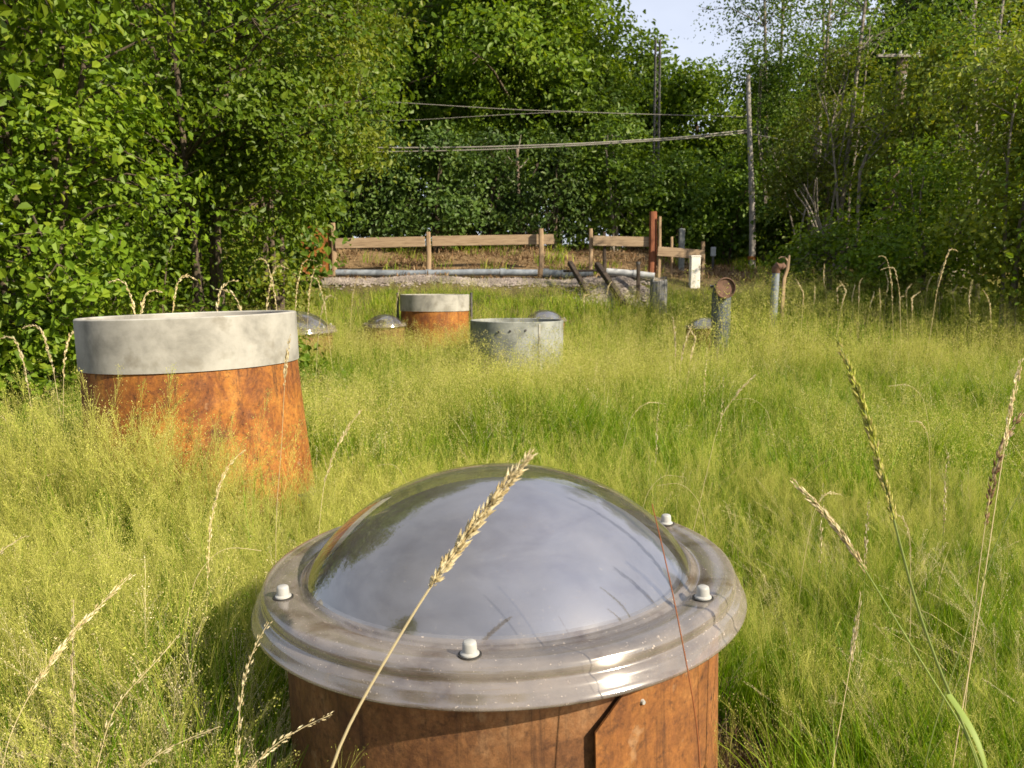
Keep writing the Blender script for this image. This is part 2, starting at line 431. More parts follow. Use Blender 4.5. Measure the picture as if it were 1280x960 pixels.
sky0 = make_skylight()
def place_sky(px, py_flange, depth, scale, label, rot):
    p = at(px, py_flange, depth)
    zf = .72 * scale + (.10 if scale < .9 else 0)
    return dup(sky0, (p[0], p[1], p[2] - zf), (R(random.uniform(-2, 2)), R(random.uniform(-3, 3)), rot), scale, label)
place_sky(371, 413, 11.6, .95, 'acrylic dome on a rusty shaft half hidden behind the big pale concrete collar', 2.2)
place_sky(481, 399, 13.2, .62, 'small bluish dome in the grass left of the distant rusty shaft', 1.1)
place_sky(681, 394, 14.0, .66, 'small grey dome above the low grey ring in the far grass', .4)
place_sky(882, 401, 11.6, .5, 'small blue-grey dome in the grass just behind the bent pipe', .9)

# ------------------------------------------------------------------ shafts with concrete collars
def ring_profile(r, wall, z0, z1):
    b = .006
    return [(r, z0), (r, z1 - b), (r - b, z1), (r - wall + b, z1), (r - wall, z1 - b), (r - wall, z0), (r, z0)]

# the big one at left
p = at(239, 393, 4.32); gz = float(ground_z(p[0], p[1]))
t = thing('concrete_topped_shaft', (p[0], p[1], gz), 'large leaning rusty shaft with a wide pale concrete collar at left', 'shaft')
zt = p[2] - gz
cm = MB(); cm.lathe(ring_profile(.556, .04, zt - .262, zt), 128)
c = cm.build('concrete_collar', M['concrete'], t); c.rotation_euler = (0, R(-1.6), 0); c.location = (.028, 0, 0)
n_ = 13; zz = np.linspace(-.15, zt - .255, n_)
pm = MB()
a = np.linspace(0, 2 * np.pi, 96, endpoint=False)
def leaning(rad0, rad1, inner):
    V = []
    for k, z in enumerate(zz):
        u = k / (n_ - 1); r_ = rad0 + (rad1 - rad0) * u - inner
        V.append(np.stack([r_ * np.cos(a) + .075 * (1 - u) ** 1.2, r_ * np.sin(a), np.full_like(a, z) + .016 * np.cos(a) * u * u], -1))
    return np.vstack(V)
V1, V2 = leaning(.598, .547, 0), leaning(.598, .547, .012)
N = len(a); i = np.arange(n_ - 1)[:, None] * N; j = np.arange(N)[None]; j2 = (j + 1) % N
Qo = np.stack([i + j, i + j2, i + N + j2, i + N + j], -1).reshape(-1, 4)
pm.put(V1, Qo); pm.put(V2, Qo[:, ::-1]); pm.build('rusty_pipe', M['rust_orange'], t)
sh = MB(); q = [(.60, -.22, .36), (.655, -.14, .30), (.69, -.05, .22), (.70, .04, .13), (.73, .10, .02)]
V = []
for (x, y, z) in q: V += [(x, y, z), (x + .05, y + .22, z - .03), (x + .035, y + .22, z - .10), (x - .015, y, z - .09)]
Q = []
for k in range(len(q) - 1):
    for e in range(4): Q.append((k * 4 + e, k * 4 + (e + 1) % 4, k * 4 + 4 + (e + 1) % 4, k * 4 + 4 + e))
V = np.array(V); V[:, 0] -= .04; sh.put(V, Q); s_ = sh.build('plastic_sheet', M['plastic_black'], t); s_["label"] = 'crumpled black plastic sheet at the foot of the shaft'

# the distant one
p = at(543.5, 368, 13.5); gz = float(ground_z(p[0], p[1]))
t2 = thing('concrete_topped_shaft', (p[0], p[1], gz), 'distant rusty shaft with white concrete collar between two thin rods', 'shaft')
zt2 = p[2] - gz
cm = MB(); cm.lathe(ring_profile(.585, .05, zt2 - .27, zt2), 96); cm.build('concrete_collar', M['concrete'], t2)
pm = MB(); pm.lathe([(.585, -.2), (.572, zt2 - .272), (.56, zt2 - .272), (.57, -.2)], 96); pm.build('rusty_pipe', M['rust_orange'], t2)
for sx_ in (-1, 1):
    rd = MB(); rd.tube([(sx_ * .62, -.06, -.15), (sx_ * .618, -.06, zt2 + .03)], .02, 8); rd.build('rod', M['dark_metal'], t2)

# low grey ring
p = at(646, 400, 10.3); gz = float(ground_z(p[0], p[1]))
t3 = thing('grey_ring', (p[0], p[1], gz), 'low open weathered grey ring sunk in the grass', 'shaft ring')
zt3 = p[2] - gz
cm = MB(); cm.lathe(ring_profile(.598, .028, -.1, zt3), 96); cm.build('wall', M['grey_concrete'], t3)
sm = MB(); an = R(-63)
sm.box((.601 * math.cos(an), .601 * math.sin(an), zt3 / 2), (.012, .025, zt3 * .94), Matrix.Rotation(an, 3, 'Z'), .003); sm.build('seam', M['concrete'], t3)
for an_, dz in ((-98, .11), (-80, .10), (-112, .12)):
    hb = MB(); an = R(an_); c0 = np.array([.597 * math.cos(an), .597 * math.sin(an), zt3 - dz]); hb.tube([c0, c0 * np.array([1.02, 1.02, 1])], [.016, .012], 10); hb.build('bolt', M['dark_metal'], t3)

# ------------------------------------------------------------------ bent pipe and post pipe
p = at(904, 360, 10.8); gz = float(ground_z(p[0], p[1]))
t = thing('bent_pipe', (p[0], p[1], gz), 'slate-grey upright pipe with a rusty round mouth facing the camera', 'pipe')
zc = p[2] - gz
path = [(0, .06, -.1), (0, .06, .2), (0, .06, zc - .16), (0, .055, zc - .08), (0, .02, zc - .02), (.0, -.045, zc), (.0, -.10, zc)]
b = MB(); path = [(x * 1.3, y * 1.3, z) for x, y, z in path]; b.tube(path, .128, 28, False); pp = b.build('pipe_body', M['dark_pipe'], t)
mth = MB(); prof = [(a_ * 1.3, b_) for a_, b_ in [(.104, -.03), (.108, -.028), (.108, .0), (.098, .004), (.094, -.004), (.088, -.016), (.0001, -.022)]]
mth.lathe(prof, 40); m_ = mth.build('round_mouth', M['pipe_rust'], t); m_.location = (0, -.13, zc); m_.rotation_euler = (R(90), 0, R(8))
k = MB(); k.tube([(-.12, .03, zc + .02), (-.175, .03, zc + .025)], [.016, .02], 8); k.build('lug', M['dark_metal'], t)

p = at(970, 336, 11.8); gz = float(ground_z(p[0], p[1]))
t = thing('capped_pipe', (p[0], p[1], gz), 'thin grey pipe post with a rusty bent top beside a wooden stake', 'pipe')
zc = p[2] - gz
b = MB(); b.tube([(-.02, 0, -.1), (.0, 0, zc - .05)], .055, 20); b.build('pipe_body', M['grey_pipe'], t)
b = MB(); b.tube([(0, 0, zc - .06), (.0, -.005, zc), (.03, -.02, zc + .04), (.075, -.03, zc + .04), (.10, -.03, zc + .01)], [.06, .065, .068, .06, .05], 18); b.build('rusty_top', M['pipe_rust'], t)
p2 = at(983, 348, 11.85); gz = float(ground_z(p2[0], p2[1])); zc = p2[2] - gz
t = thing('wooden_stake', (p2[0], p2[1], gz), 'crooked pale wooden stake with hooked tip beside the capped pipe', 'stake')
b = MB(); b.tube([(-.06, 0, -.1), (-.035, 0, zc), (.01, 0, zc + .15), (.02, 0, zc + .26), (.03, 0, zc + .34)], [.028, .027, .025, .022, .014], 10, wob=.12); b.build('shaft', M['post_wood'], t)
b = MB(); b.tube([(.015, 0, zc + .24), (-.04, -.01, zc + .31), (-.10, -.01, zc + .31), (-.13, -.01, zc + .29)], [.014, .013, .011, .006], 8); b.build('hook', M['post_wood'], t)

# ------------------------------------------------------------------ fence
def upright(px, ytop, ybot, depth, w):
    a = at(px, ytop, depth); b = at(px, ybot, depth)
    a[1] = b[1] = (a[1] + b[1]) / 2
    return b, a
def post_tube(px, ytop, ybot, depth, wpx, mat, parent, dx=0, name='post', sides=10):
    b, a = upright(px, ytop, ybot, depth, 0)
    r_ = wpx * depth / FPX / 2
    b[2] = min(b[2], float(ground_z(b[0], b[1]))) - .15
    a[0] += dx
    o = np.array(parent.location)
    m = MB(); mid = (a + b) / 2 + np.array([.012, 0, 0])
    m.tube([b - o, mid - o, a - o], [r_ * 1.05, r_, r_ * .93], sides, True, .5, .06)
    return m.build(name, mat, parent)
def rail(pa, pb, hpx, thick, mat, parent, name='rail'):
    o = np.array(parent.location)
    a, b = np.array(pa) - o, np.array(pb) - o
    rot, L = beam_rot(a, b)
    m = MB(); m.box((0, 0, 0), (L, thick, hpx), None, .006)
    ob = m.build(name, mat, parent, smooth=False)
    ob.matrix_local = Matrix.Translation(Vector((a + b) / 2)) @ Matrix(rot.tolist()).to_4x4()
    return ob

base = at(540, 345, 18)
fl = thing('wooden_fence', (base[0], base[1], float(ground_z(base[0], base[1]))), 'long two-board wooden fence on three posts left of the gap', 'fence')
for px, yt, yb, w in ((417, 279, 349, 6.5), (535.5, 290, 340, 6), (676, 286, 346, 6.5)): post_tube(px, yt, yb, 18.0, w, M['post_wood'], fl)
rail(at(419, 304.5, 17.9), at(531, 302, 17.9), .225, .045, M['weathered_wood'], fl)
rail(at(540, 301.5, 18.12), at(692, 299, 18.12), .225, .045, M['weathered_wood'], fl)
base = at(808, 343, 17.6)
fr_ = thing('wooden_fence', (base[0], base[1], float(ground_z(base[0], base[1]))), 'short stepped wooden fence right of the gap with thick red-brown post', 'fence')
for px, yt, yb, w, mt in ((738, 286, 342, 5, 'post_wood'), (755, 290, 338, 4.5, 'dark_wood'), (839, 296, 345, 3.5, 'post_wood'), (878, 302, 348, 5, 'post_wood')):
    post_tube(px, yt, yb, 17.6, w, M[mt], fr_)
o = post_tube(815.5, 265, 343, 17.45, 10, M['red_wood'], fr_, name='thick_post'); o["label"] = 'thick red-brown split post'
o = post_tube(824, 271, 343, 17.35, 4, M['post_wood'], fr_, name='batten')
rail(at(741, 301, 17.5), at(815, 302.5, 17.5), .215, .04, M['weathered_wood'], fr_)
rail(at(822, 314, 17.3), at(880, 318.5, 17.3), .20, .04, M['weathered_wood'], fr_)

p = at(395, 345, 18.1)
sh_ = thing('rusty_sheet', (p[0], p[1], float(ground_z(p[0], p[1]))), 'upright rusty steel sheet at the left end of the long fence', 'steel sheet')
m = MB(); hh = at(395, 283, 18.1)[2] - sh_.location.z
m.box((0, 0, hh / 2 - .1), (.74, .012, hh + .2), None, .004); m.build('panel', M['rust_orange'], sh_, smooth=False)
m = MB(); m.box((.36, -.02, hh / 2 - .1), (.04, .03, hh + .24), None, .004); m.build('edge_strip', M['rust'], sh_, smooth=False)

p = at(868, 346, 17.0); gz = float(ground_z(p[0], p[1])); zt = at(868, 321, 17)[2] - gz
t = thing('white_block', (p[0], p[1], gz), 'white square pillar block below the right end of the short fence', 'block')
m = MB(); m.box((0, 0, zt / 2 - .1), (.20, .2, zt + .2), None, .012); m.build('body', M['white_block'], t, smooth=False)
m = MB(); m.box((0, 0, zt + .008), (.215, .215, .03), None, .008); m.build('cap', M['white_block'], t, smooth=False)
p = at(891, 330, 19.5); gz = float(ground_z(p[0], p[1])); zt = at(891, 309, 19.5)[2] - gz
t = thing('marker_post', (p[0], p[1], gz), 'small pale marker box among shrubs right of the fence', 'marker')
m = MB(); m.box((0, 0, zt - .11), (.12, .08, .22), None, .01); m.build('head', M['white_pipe'], t, smooth=False)
m = MB(); m.tube([(0, 0, -.1), (0, 0, zt - .2)], .03, 10); m.build('leg', M['dark_metal'], t)
p = at(851, 345, 18.6); gz = float(ground_z(p[0], p[1])); zt = at(851, 286, 18.6)[2] - gz
t = thing('concrete_post', (p[0], p[1], gz), 'pale concrete slab post standing behind the short fence', 'post')
m = MB(); m.box((0, 0, zt / 2 - .1), (.13, .12, zt + .2), None, .02); m.build('body', M['grey_concrete'], t, smooth=False)

# long pipe on the bank
def lying_pipe(pts, r_, mat, name, label, rings=()):
    P = [at(*q) for q in pts]; o_ = P[0]
    t = thing(name, o_, label, 'pipe')
    m = MB(); m.tube([q - o_ for q in P], r_, 20); b = m.build('pipe_body', mat, t)
    for u in rings:
        k = u * (len(P) - 1); a = int(min(k, len(P) - 2)); f = k - a
        c = P[a] + (P[a + 1] - P[a]) * f - o_; d = norm(P[a + 1] - P[a]) * .06
        m = MB(); m.tube([c - d, c + d], r_ * 1.18, 20); m.build('coupling', mat, t)
    return t
lying_pipe([(420, 341, 17.75), (520, 342, 17.7), (600, 340.5, 17.7), (672, 341, 17.7)], .075, M['grey_pipe'], 'long_pipe', 'long blue-grey pipe lying along the foot of the long fence', (.4, .8))
lying_pipe([(682, 342, 17.6), (705, 343.5, 17.6), (741, 342, 17.6)], .095, M['dark_pipe'], 'short_pipe', 'short thick slate pipe lying between the two fences', (.0, .5))
lying_pipe([(758, 339.5, 17.3), (790, 342, 17.2), (818, 345.5, 17.1)], .075, M['white_pipe'], 'white_pipe', 'white pipe lying at the foot of the short fence', (.6,))

def timber(a, b, w, h, name, label, mat='dark_wood', ext=.25):
    A, B = at(*a), at(*b); d = norm(B - A); B2 = B + d * ext
    t = thing(name, B, label, 'timber')
    rot, L = beam_rot(A - B, B2 - B)
    m = MB(); m.box((0, 0, 0), (L, w, h), None, .01)
    o = m.build('beam', M[mat], t, smooth=False)
    o.matrix_local = Matrix.Translation(Vector((A + B2) / 2 - B)) @ Matrix(rot.tolist()).to_4x4()
timber((712, 328, 16.9), (731, 360, 16.3), .10, .09, 'leaning_timber', 'shorter dark timber leaning on the bank by the slate pipe')
timber((746, 330, 16.6), (776, 373, 15.7), .11, .11, 'leaning_timber', 'longer dark timber leaning against the gravel mound')
timber((704, 339, 16.95), (745, 338, 16.95), .06, .05, 'cross_timber', 'dark thin timber lying level across the leaning timbers', 'dark_wood', .1)
p = at(797, 372, 15.9); gz = float(ground_z(p[0], p[1]))
t = thing('dark_post', (p[0], p[1], gz), 'short dark upright post at the right edge of the gravel mound', 'post')
zt = at(797, 328, 15.9)[2] - gz
m = MB(); m.tube([(0, 0, -.2), (.005, 0, zt * .5), (0, 0, zt)], [.042, .04, .037], 10, wob=.08); m.build('shaft', M['dark_wood'], t)
m = MB(); m.tube([(0, 0, zt - .04), (0, 0, zt + .012)], [.043, .040], 10); m.build('cap', M['dark_metal'], t)
p = at(823, 372, 15.2); gz = float(ground_z(p[0], p[1])); zt = at(823, 350, 15.2)[2] - gz
t = thing('wooden_stump', (p[0], p[1], gz), 'silver-grey wooden stump of split staves in the grass', 'stump')
for k in range(9):
    an = k / 9 * 2 * math.pi; rr = .14
    m = MB(); z1 = zt + random.uniform(-.03, .03)
    m.box((rr * math.cos(an), rr * math.sin(an), z1 / 2 - .1), (.035, .10, z1 + .2), Matrix.Rotation(an, 3, 'Z'), .008); m.build('stave', M['stump_wood'], t, smooth=False)
m = MB(); m.lathe([(.125, -.1), (.125, zt - .06), (.0001, zt - .05)], 24); m.build('core', M['stump_wood'], t)

# ------------------------------------------------------------------ poles and cables
a, b = at(929.5, 100, 20), at(940, 338, 20)
b[2] = min(b[2], float(ground_z(b[0], b[1])) - .2); a[1] = b[1] + .1
t = thing('utility_pole', b, 'slim pale leaning utility pole right of the short fence', 'pole')
m = MB(); k = np.linspace(0, 1, 9)[:, None]; path = (b + (a - b) * k) - b; path[:, 0] += .03 * np.sin(k[:, 0] * 5)
m.tube(path, np.linspace(.085, .048, 9), 14, wob=.04); m.build('shaft', M['pole_wood'], t)
m = MB(); c = at(931.5, 165, 20) - b; m.box(c, (.16, .16, .10), None, .02); m.build('cable_clamp', M['dark_metal'], t)
m = MB(); c = at(931, 146, 20) - b; m.tube([c + np.array([0, -.05, 0]), c + np.array([0, -.18, .02])], .02, 8); m.build('insulator', M['white_pipe'], t)
m = MB(); c = at(939.5, 325, 20) - b; m.tube([c, c + np.array([0, 0, .09])], .105, 14); o = m.build('painted_band', M['rust_orange'], t)

p = at(818, 330, 21.0); p[2] = float(ground_z(p[0], p[1])) - .2; top = at(812, 60, 21.0)
t = thing('lattice_mast', p, 'dark narrow lattice mast in front of the tall trees', 'mast')
hh = top[2] - p[2]; lean = (top[0] - p[0]) * .3
for sx_ in (-.07, .07):
    for sy_ in (-.07, .07):
        m = MB(); m.tube([(sx_, sy_, 0), (sx_ * .8 + lean, sy_ * .8, hh)], .019, 6); m.build('upright', M['dark_metal'], t)
m = MB(); LP = []
for k in range(26):
    z = hh * (k + .5) / 27; x = lean * z / hh
    LP.append((x + .064 * (-1) ** k, -.066, z))
m.tube(LP, .011, 5)
m.build('lacing', M['dark_metal'], t)

p = at(1110, 250, 18.5); p[2] = float(ground_z(p[0], p[1])) - .2; top = at(1118, 78, 18.5)
t = thing('utility_pole', p, 'thick brown utility pole with a crossarm among the right-hand trees', 'pole')
m = MB(); tp = np.array([top[0] - p[0], 0, top[2] - p[2]]); m.tube([(0, 0, 0), tp * .5, tp], [.16, .145, .12], 16, wob=.03); m.build('shaft', M['brown_pole'], t)
m = MB(); m.box(tp + np.array([-.12, -.13, .0]), (1.05, .08, .07), None, .01); ca = m.build('crossarm', M['pole_wood'], t, smooth=False)
for dx in (-.5, -.12, .28):
    m = MB(); m.lathe([(.02, 0), (.035, .03), (.025, .05), (.035, .08), (.0001, .10)], 14); o = m.build('insulator', M['white_pipe'], ca); o.location = tp + np.array([dx, -.13, .035])
m = MB(); m.box(tp + np.array([0, -.135, -.45]), (.10, .02, .09), None, .004); m.build('tag_plate', M['white_pipe'], t, smooth=False)
m = MB(); q = at(1112, 180, 18.5) - p; m.box(q + np.array([0, -.16, 0]), (.16, .05, .3), None, .01); m.build('bracket', M['grey_concrete'], t, smooth=False)

def cable(pts, r_, label):
    P = np.array([at(*q) for q in pts]); o_ = P[0].copy()
    u = np.linspace(0, len(P) - 1, 40); Pi = np.stack([np.interp(u, np.arange(len(P)), P[:, k]) for k in range(3)], 1)
    for _ in range(4): Pi[1:-1] = (Pi[:-2] + 2 * Pi[1:-1] + Pi[2:]) / 4
    m = MB(); m.tube(Pi - o_, r_, 6); o = m.build('overhead_cable', M['cable']); o.location = o_
    tag(o, label, 'cable')
cable([(400, 122, 19.3), (480, 127, 19.2), (640, 137, 19.1), (780, 142, 19.3), (931, 146, 19.9)], .008, 'uppermost thin overhead cable running left from the slim pole')
cable([(440, 152, 19.7), (520, 150, 19.6), (620, 144, 19.5), (700, 140, 19.5)], .006, 'short faint overhead cable crossing just below the uppermost one')
cable([(400, 183, 19.3), (480, 185, 19.2), (600, 184, 19.1), (720, 180, 19.1), (850, 172, 19.4), (931, 163, 19.95)], .018, 'upper strand of the thick pair of cables at the slim pole')
cable([(400, 188, 19.3), (480, 190, 19.2), (600, 187.5, 19.1), (720, 182, 19.1), (850, 174, 19.4), (931, 166, 19.95)], .014, 'lower strand of the thick pair of cables at the slim pole')
cable([(932, 166, 19.95), (985, 176, 19.6), (1050, 182, 19.2), (1105, 184, 18.7)], .010, 'thin cable running from slim pole to brown crossarm pole')

# ------------------------------------------------------------------ gravel and litter
def stones(n, sampler, smin, smax, seed):
    r_ = np.random.default_rng(seed)
    x, y = sampler(r_, n); z = ground_z(x, y)
    ico = np.array([(0, 0, 1), (1, 0, 0), (0, 1, 0), (-1, 0, 0), (0, -1, 0), (0, 0, -1)], float)
    T = np.array([(0, 1, 2), (0, 2, 3), (0, 3, 4), (0, 4, 1), (5, 2, 1), (5, 3, 2), (5, 4, 3), (5, 1, 4)])
    s = r_.uniform(smin, smax, n) ; V = ico[None] * s[:, None, None] * r_.uniform(.5, 1.3, (n, 6, 1)) * np.array([1, 1, .7])
    an = r_.uniform(0, 6.28, n); ca, sa = np.cos(an)[:, None], np.sin(an)[:, None]
    V = np.stack([V[..., 0] * ca - V[..., 1] * sa, V[..., 0] * sa + V[..., 1] * ca, V[..., 2]], -1)
    V = V + np.stack([x, y, z + s * .25], -1)[:, None]
    return V.reshape(-1, 3), (T[None] + (np.arange(n) * 6)[:, None, None]).reshape(-1, 3)
def gsamp(r_, n):
    px = r_.uniform(405, 830, n); d = 17.65 - np.abs(r_.normal(0, .19, n))
    return (px - 640) / FPX * d, d
V, T = stones(9000, gsamp, .02, .055, 5)
g = link('gravel', arr_mesh('gravel', V, None, T), M['gravel']); tag(g, 'pinkish grey gravel strewn on the bank below the fences', 'gravel', None, 'stuff')
# gravel mound
mb_ = on_ground(775, 16.3)
r_ = np.random.default_rng(9)
rad = np.abs(r_.normal(0, .33, 5200)); an = r_.uniform(0, 6.28, 5200)
mx_, my_ = rad * np.cos(an) * 1.35, rad * np.sin(an) * .9
mz_ = .46 * np.exp(-(rad / .42) ** 2)
V, T = stones(5200, lambda r, n: (mb_[0] + mx_, mb_[1] + my_), .02, .05, 6)
V = V.reshape(-1, 6, 3); V[:, :, 2] += (mz_ - .02)[:, None]; V = V.reshape(-1, 3)
g = link('gravel_mound', arr_mesh('gravel_mound', V, None, T), M['gravel']); tag(g, 'small heap of pinkish gravel below the short fence', 'gravel', None, 'stuff')

# ------------------------------------------------------------------ leaves and trees
def leaf_quads(C, N_, size, r_, aspect=.62, fold=.18, tint=None):
    """two folded quads per leaf"""
    n = len(C)
    N_ = norm(N_)
    t = norm(np.cross(N_, norm(r_.normal(size=(n, 3)))))
    b = np.cross(N_, t)
    L = (size * r_.uniform(.5, 1.4, n))[:, None]; W = L * aspect * .5
    P = lambda u, v, w: C + t * L * u + b * W * v + N_ * L * w
    V = np.stack([P(-.5, 0, 0), P(-.22, .95, fold * .9), P(.18, .8, fold * .7), P(.5, 0, -.08), P(.18, -.8, fold * .7), P(-.22, -.95, fold * .9)], 1)
    k = (np.arange(n) * 6)[:, None]
    Q = np.concatenate([k + np.array([[0, 3, 2, 1]]), k + np.array([[0, 5, 4, 3]])])
    if tint is None: tint = r_.uniform(0, 1, n)
    return V.reshape(-1, 3), Q, np.repeat(tint, 6)


def gapnoise(P, s, ph):
    x, y, z = P[:, 0] * s, P[:, 1] * s, P[:, 2] * s
    return (np.sin(x * 1.7 + ph) * np.cos(y * 1.3 + ph * 2) + np.sin(z * 1.9 + x + ph * 3) * np.cos(y * 2.1 - z + ph) + np.sin(x * 3.3 - z * 2.7 + ph)) / 3


def crown(lobes, n_clump, per, leaf, seed, spread=.28, gap=-.15, nscale=1.0, droop=.25, shell=.45, flat=.45, aspect=.62):
    r_ = np.random.default_rng(seed)
    vol = np.array([l[3] * l[4] * l[5] for l in lobes]) ** .8; vol /= vol.sum()
    cs, outs = [], []
    while len(cs) < n_clump:
        m = n_clump * 2
        li = r_.choice(len(lobes), m, p=vol); Lb = np.array(lobes)[li]
        d = norm(r_.normal(size=(m, 3))); rad = r_.uniform(0, 1, m) ** shell * r_.uniform(.85, 1.12, m)
        P = Lb[:, :3] + d * rad[:, None] * Lb[:, 3:6]
        ok = (gapnoise(P, nscale, seed * 1.7) > gap) & (P[:, 2] > .12)
        cs += list(P[ok]); outs += list((d * np.array([1, 1, .6]))[ok])
    C = np.array(cs[:n_clump]); O = norm(np.array(outs[:n_clump]))
    # each clump: a drooping spray
    rep = np.repeat(np.arange(n_clump), per); n = len(rep)
    csz = r_.uniform(.6, 1.35, n_clump) * spread
    q = r_.normal(size=(n, 3)) * csz[rep][:, None] * np.array([1, 1, flat])
    ho = O[rep] * np.array([1, 1, 0])
    al = (q * ho).sum(1)
    q[:, 2] -= droop * al + .15 * np.abs(al)
    P = C[rep] + q
    N_ = np.array([0, 0, 1.0]) * r_.uniform(.1, .9, (n, 1)) + O[rep] * .8 + r_.normal(size=(n, 3)) * .5
    tint = np.clip(r_.uniform(.15, .85, n_clump)[rep] * .6 + r_.uniform(0, 1, n) * .45, 0, 1)
    return (*leaf_quads(P, N_, np.full(n, leaf), r_, aspect, .18, tint), C)


def wood_parts(t, C, trunks, bark, seed, n_branch=40, r_branch=.02, top_u=(.3, .95), name_b='branches'):
    """trunk(s) and the branches that reach towards leaf clumps"""
    r_ = np.random.default_rng(seed + 99)
    pts = []
    for (path, r0, r1) in trunks:
        P = np.array(path, float); u = np.linspace(0, len(P) - 1, 12)
        Pi = np.stack([np.interp(u, np.arange(len(P)), P[:, k]) for k in range(3)], 1)
        for _ in range(2): Pi[1:-1] = (Pi[:-2] + 2 * Pi[1:-1] + Pi[2:]) / 4
        Pi[1:-1, :2] += r_.normal(0, r0 * .35, (10, 2))
        m = MB(); rad = r0 + (r1 - r0) * np.linspace(0, 1, 12) ** .8; rad[0] *= 1.25
        m.tube(Pi, rad, 10, wob=.06); m.build('trunk', bark, t)
        for k in range(12): pts.append((Pi[k], rad[k], k / 11))
    B = MB()
    sel = r_.choice(len(C), min(n_branch, len(C)), replace=False)
    tp = np.array([p[0] for p in pts]); tu = np.array([p[2] for p in pts]); tr_ = np.array([p[1] for p in pts])
    for k in sel:
        c = C[k]; d = np.linalg.norm(tp - c + np.array([0, 0, .35 * np.linalg.norm(c[:2])]), axis=1) + 5 * (tu < top_u[0])
        a = int(d.argmin()); s = tp[a]; L = np.linalg.norm(c - s)
        if L < .2: continue
        mid = s + (c - s) * .5 + np.array([0, 0, .10 * L]) + r_.normal(0, .05 * L, 3); q3 = s + (c - s) * .8 + np.array([0, 0, .06 * L]) + r_.normal(0, .04 * L, 3)
        rb = min(tr_[a] * .55, r_branch * (.6 + L * .35))
        B.tube([s, mid, q3, c], [rb, rb * .7, rb * .45, rb * .2], 5, False)
        for _ in range(2):
            e = c + r_.normal(0, .22, 3) * max(.6, L * .3); B.tube([q3, (q3 + e) / 2 + r_.normal(0, .03, 3), e], [rb * .35, rb * .25, rb * .1], 4, False)
    if B.n: B.build(name_b, bark, t)


def tree(name, loc, label, cat, lobes, trunks, mat, bark, seed, n_clump, per, leaf, group=None, n_branch=40, r_branch=.02, **kw):
    t = thing(name, loc, label, cat, group)
    V, Q, ti, C = crown(lobes, n_clump, per, leaf, seed, **kw)
    link('crown', arr_mesh('crown', V, Q, None, ti), mat, t)
    wood_parts(t, C, trunks, bark, seed, n_branch, r_branch)
    return t


def stems(r_, n, spread, h, r0, r1):
    out = []
    for k in range(n):
        an = r_.uniform(0, 6.28); e = r_.uniform(.3, 1) * spread; b = r_.uniform(.03, .16)
        out.append(([(b * math.cos(an), b * math.sin(an), -.15), (e * .3 * math.cos(an), e * .3 * math.sin(an), h * .35), (e * .75 * math.cos(an), e * .75 * math.sin(an), h * .7), (e * math.cos(an + .3), e * math.sin(an + .3), h * r_.uniform(.85, 1))], r0, r1))
    return out


sr = np.random.default_rng(21)
hz = []
def hazel(px, depth, label, lobes, seed, clumps, per, leaf, mat='hazel', ns=5, hgt=4, **kw):
    p = on_ground(px, depth)
    return tree('hazel_bush', p, label, 'bush', lobes, stems(sr, ns, 1.0, hgt, .05, .015), M[mat], M['bark'], seed, clumps, per, leaf, None, 130, .015, **kw)
# lobes: x y z rx ry rz relative to the root
hazel(50, 7.4, 'big-leaved hazel bush at the left edge behind the concrete collar', [(-.3, 0, 2.6, 1.9, 1.3, 2.6), (.5, -.4, 1.7, 1.2, .9, 1.6), (-.9, -.5, 1.6, 1.3, 1.0, 1.6), (.3, 0, 4.2, 1.7, 1.2, 1.5)], 31, 540, 42, .070, spread=.18, gap=.10, nscale=1.8)
hazel(262, 9.0, 'hazel bush right behind the big concrete collar with a dark bare stem', [(-.1, 0, 2.9, 1.45, 1.2, 2.1), (.55, -.3, 2.4, 1.0, .9, 1.15), (-.7, -.4, 2.2, 1.3, .9, 1.9), (.4, .1, 4.8, 1.8, 1.3, 1.5), (1.1, -.1, 3.3, 1.1, .9, 1.4), (-.6, .1, .9, .9, .7, .8)], 32, 620, 44, .068, spread=.19, gap=.10, nscale=1.7, ns=6, hgt=5)
hazel(350, 12.4, 'tall yellow-green bush overhanging the left end of the fence', [(.3, 0, 4.2, 1.4, 1.2, 1.6), (1.0, -.3, 3.4, .9, .9, .8), (-.6, -.2, 2.4, .8, 1.0, 1.8), (.8, 0, 5.7, 1.6, 1.2, 1.2), (-.6, -.2, 1.2, .7, .9, .8), (-.25, .2, .9, .5, .6, .8)], 33, 680, 36, .078, 'bright', spread=.21, gap=-.05, nscale=1.5, hgt=6)
hazel(-150, 6.2, 'leafy bush mostly outside the left edge of the picture', [(0, 0, 2.2, 1.4, 1.3, 2.2), (.3, -.3, 3.9, 1.4, 1.2, 1.3)], 34, 360, 28, .10, spread=.21, gap=-.25, hgt=4)
p = on_ground(20, 6.9)
tree('bramble_bush', p, 'low dark bramble bush at the left edge below the hazel', 'bush', [(0, 0, .45, .9, .6, .5), (.6, .1, .35, .7, .5, .38), (-.7, 0, .5, .8, .6, .5)], stems(sr, 4, .5, .7, .012, .006), M['hazel'], M['bark'], 35, 150, 26, .075, None, 20, .006, spread=.16)
p = on_ground(215, 8.1)
tree('bramble_bush', p, 'low leafy growth under the hazel bush behind the collar', 'bush', [(0, 0, .4, 1.1, .5, .45), (-.9, .1, .4, .8, .5, .45), (.8, .2, .3, .7, .5, .35)], stems(sr, 4, .5, .6, .012, .006), M['hazel'], M['bark'], 36, 150, 26, .07, None, 20, .006, spread=.16)
p = on_ground(120, 11.5)
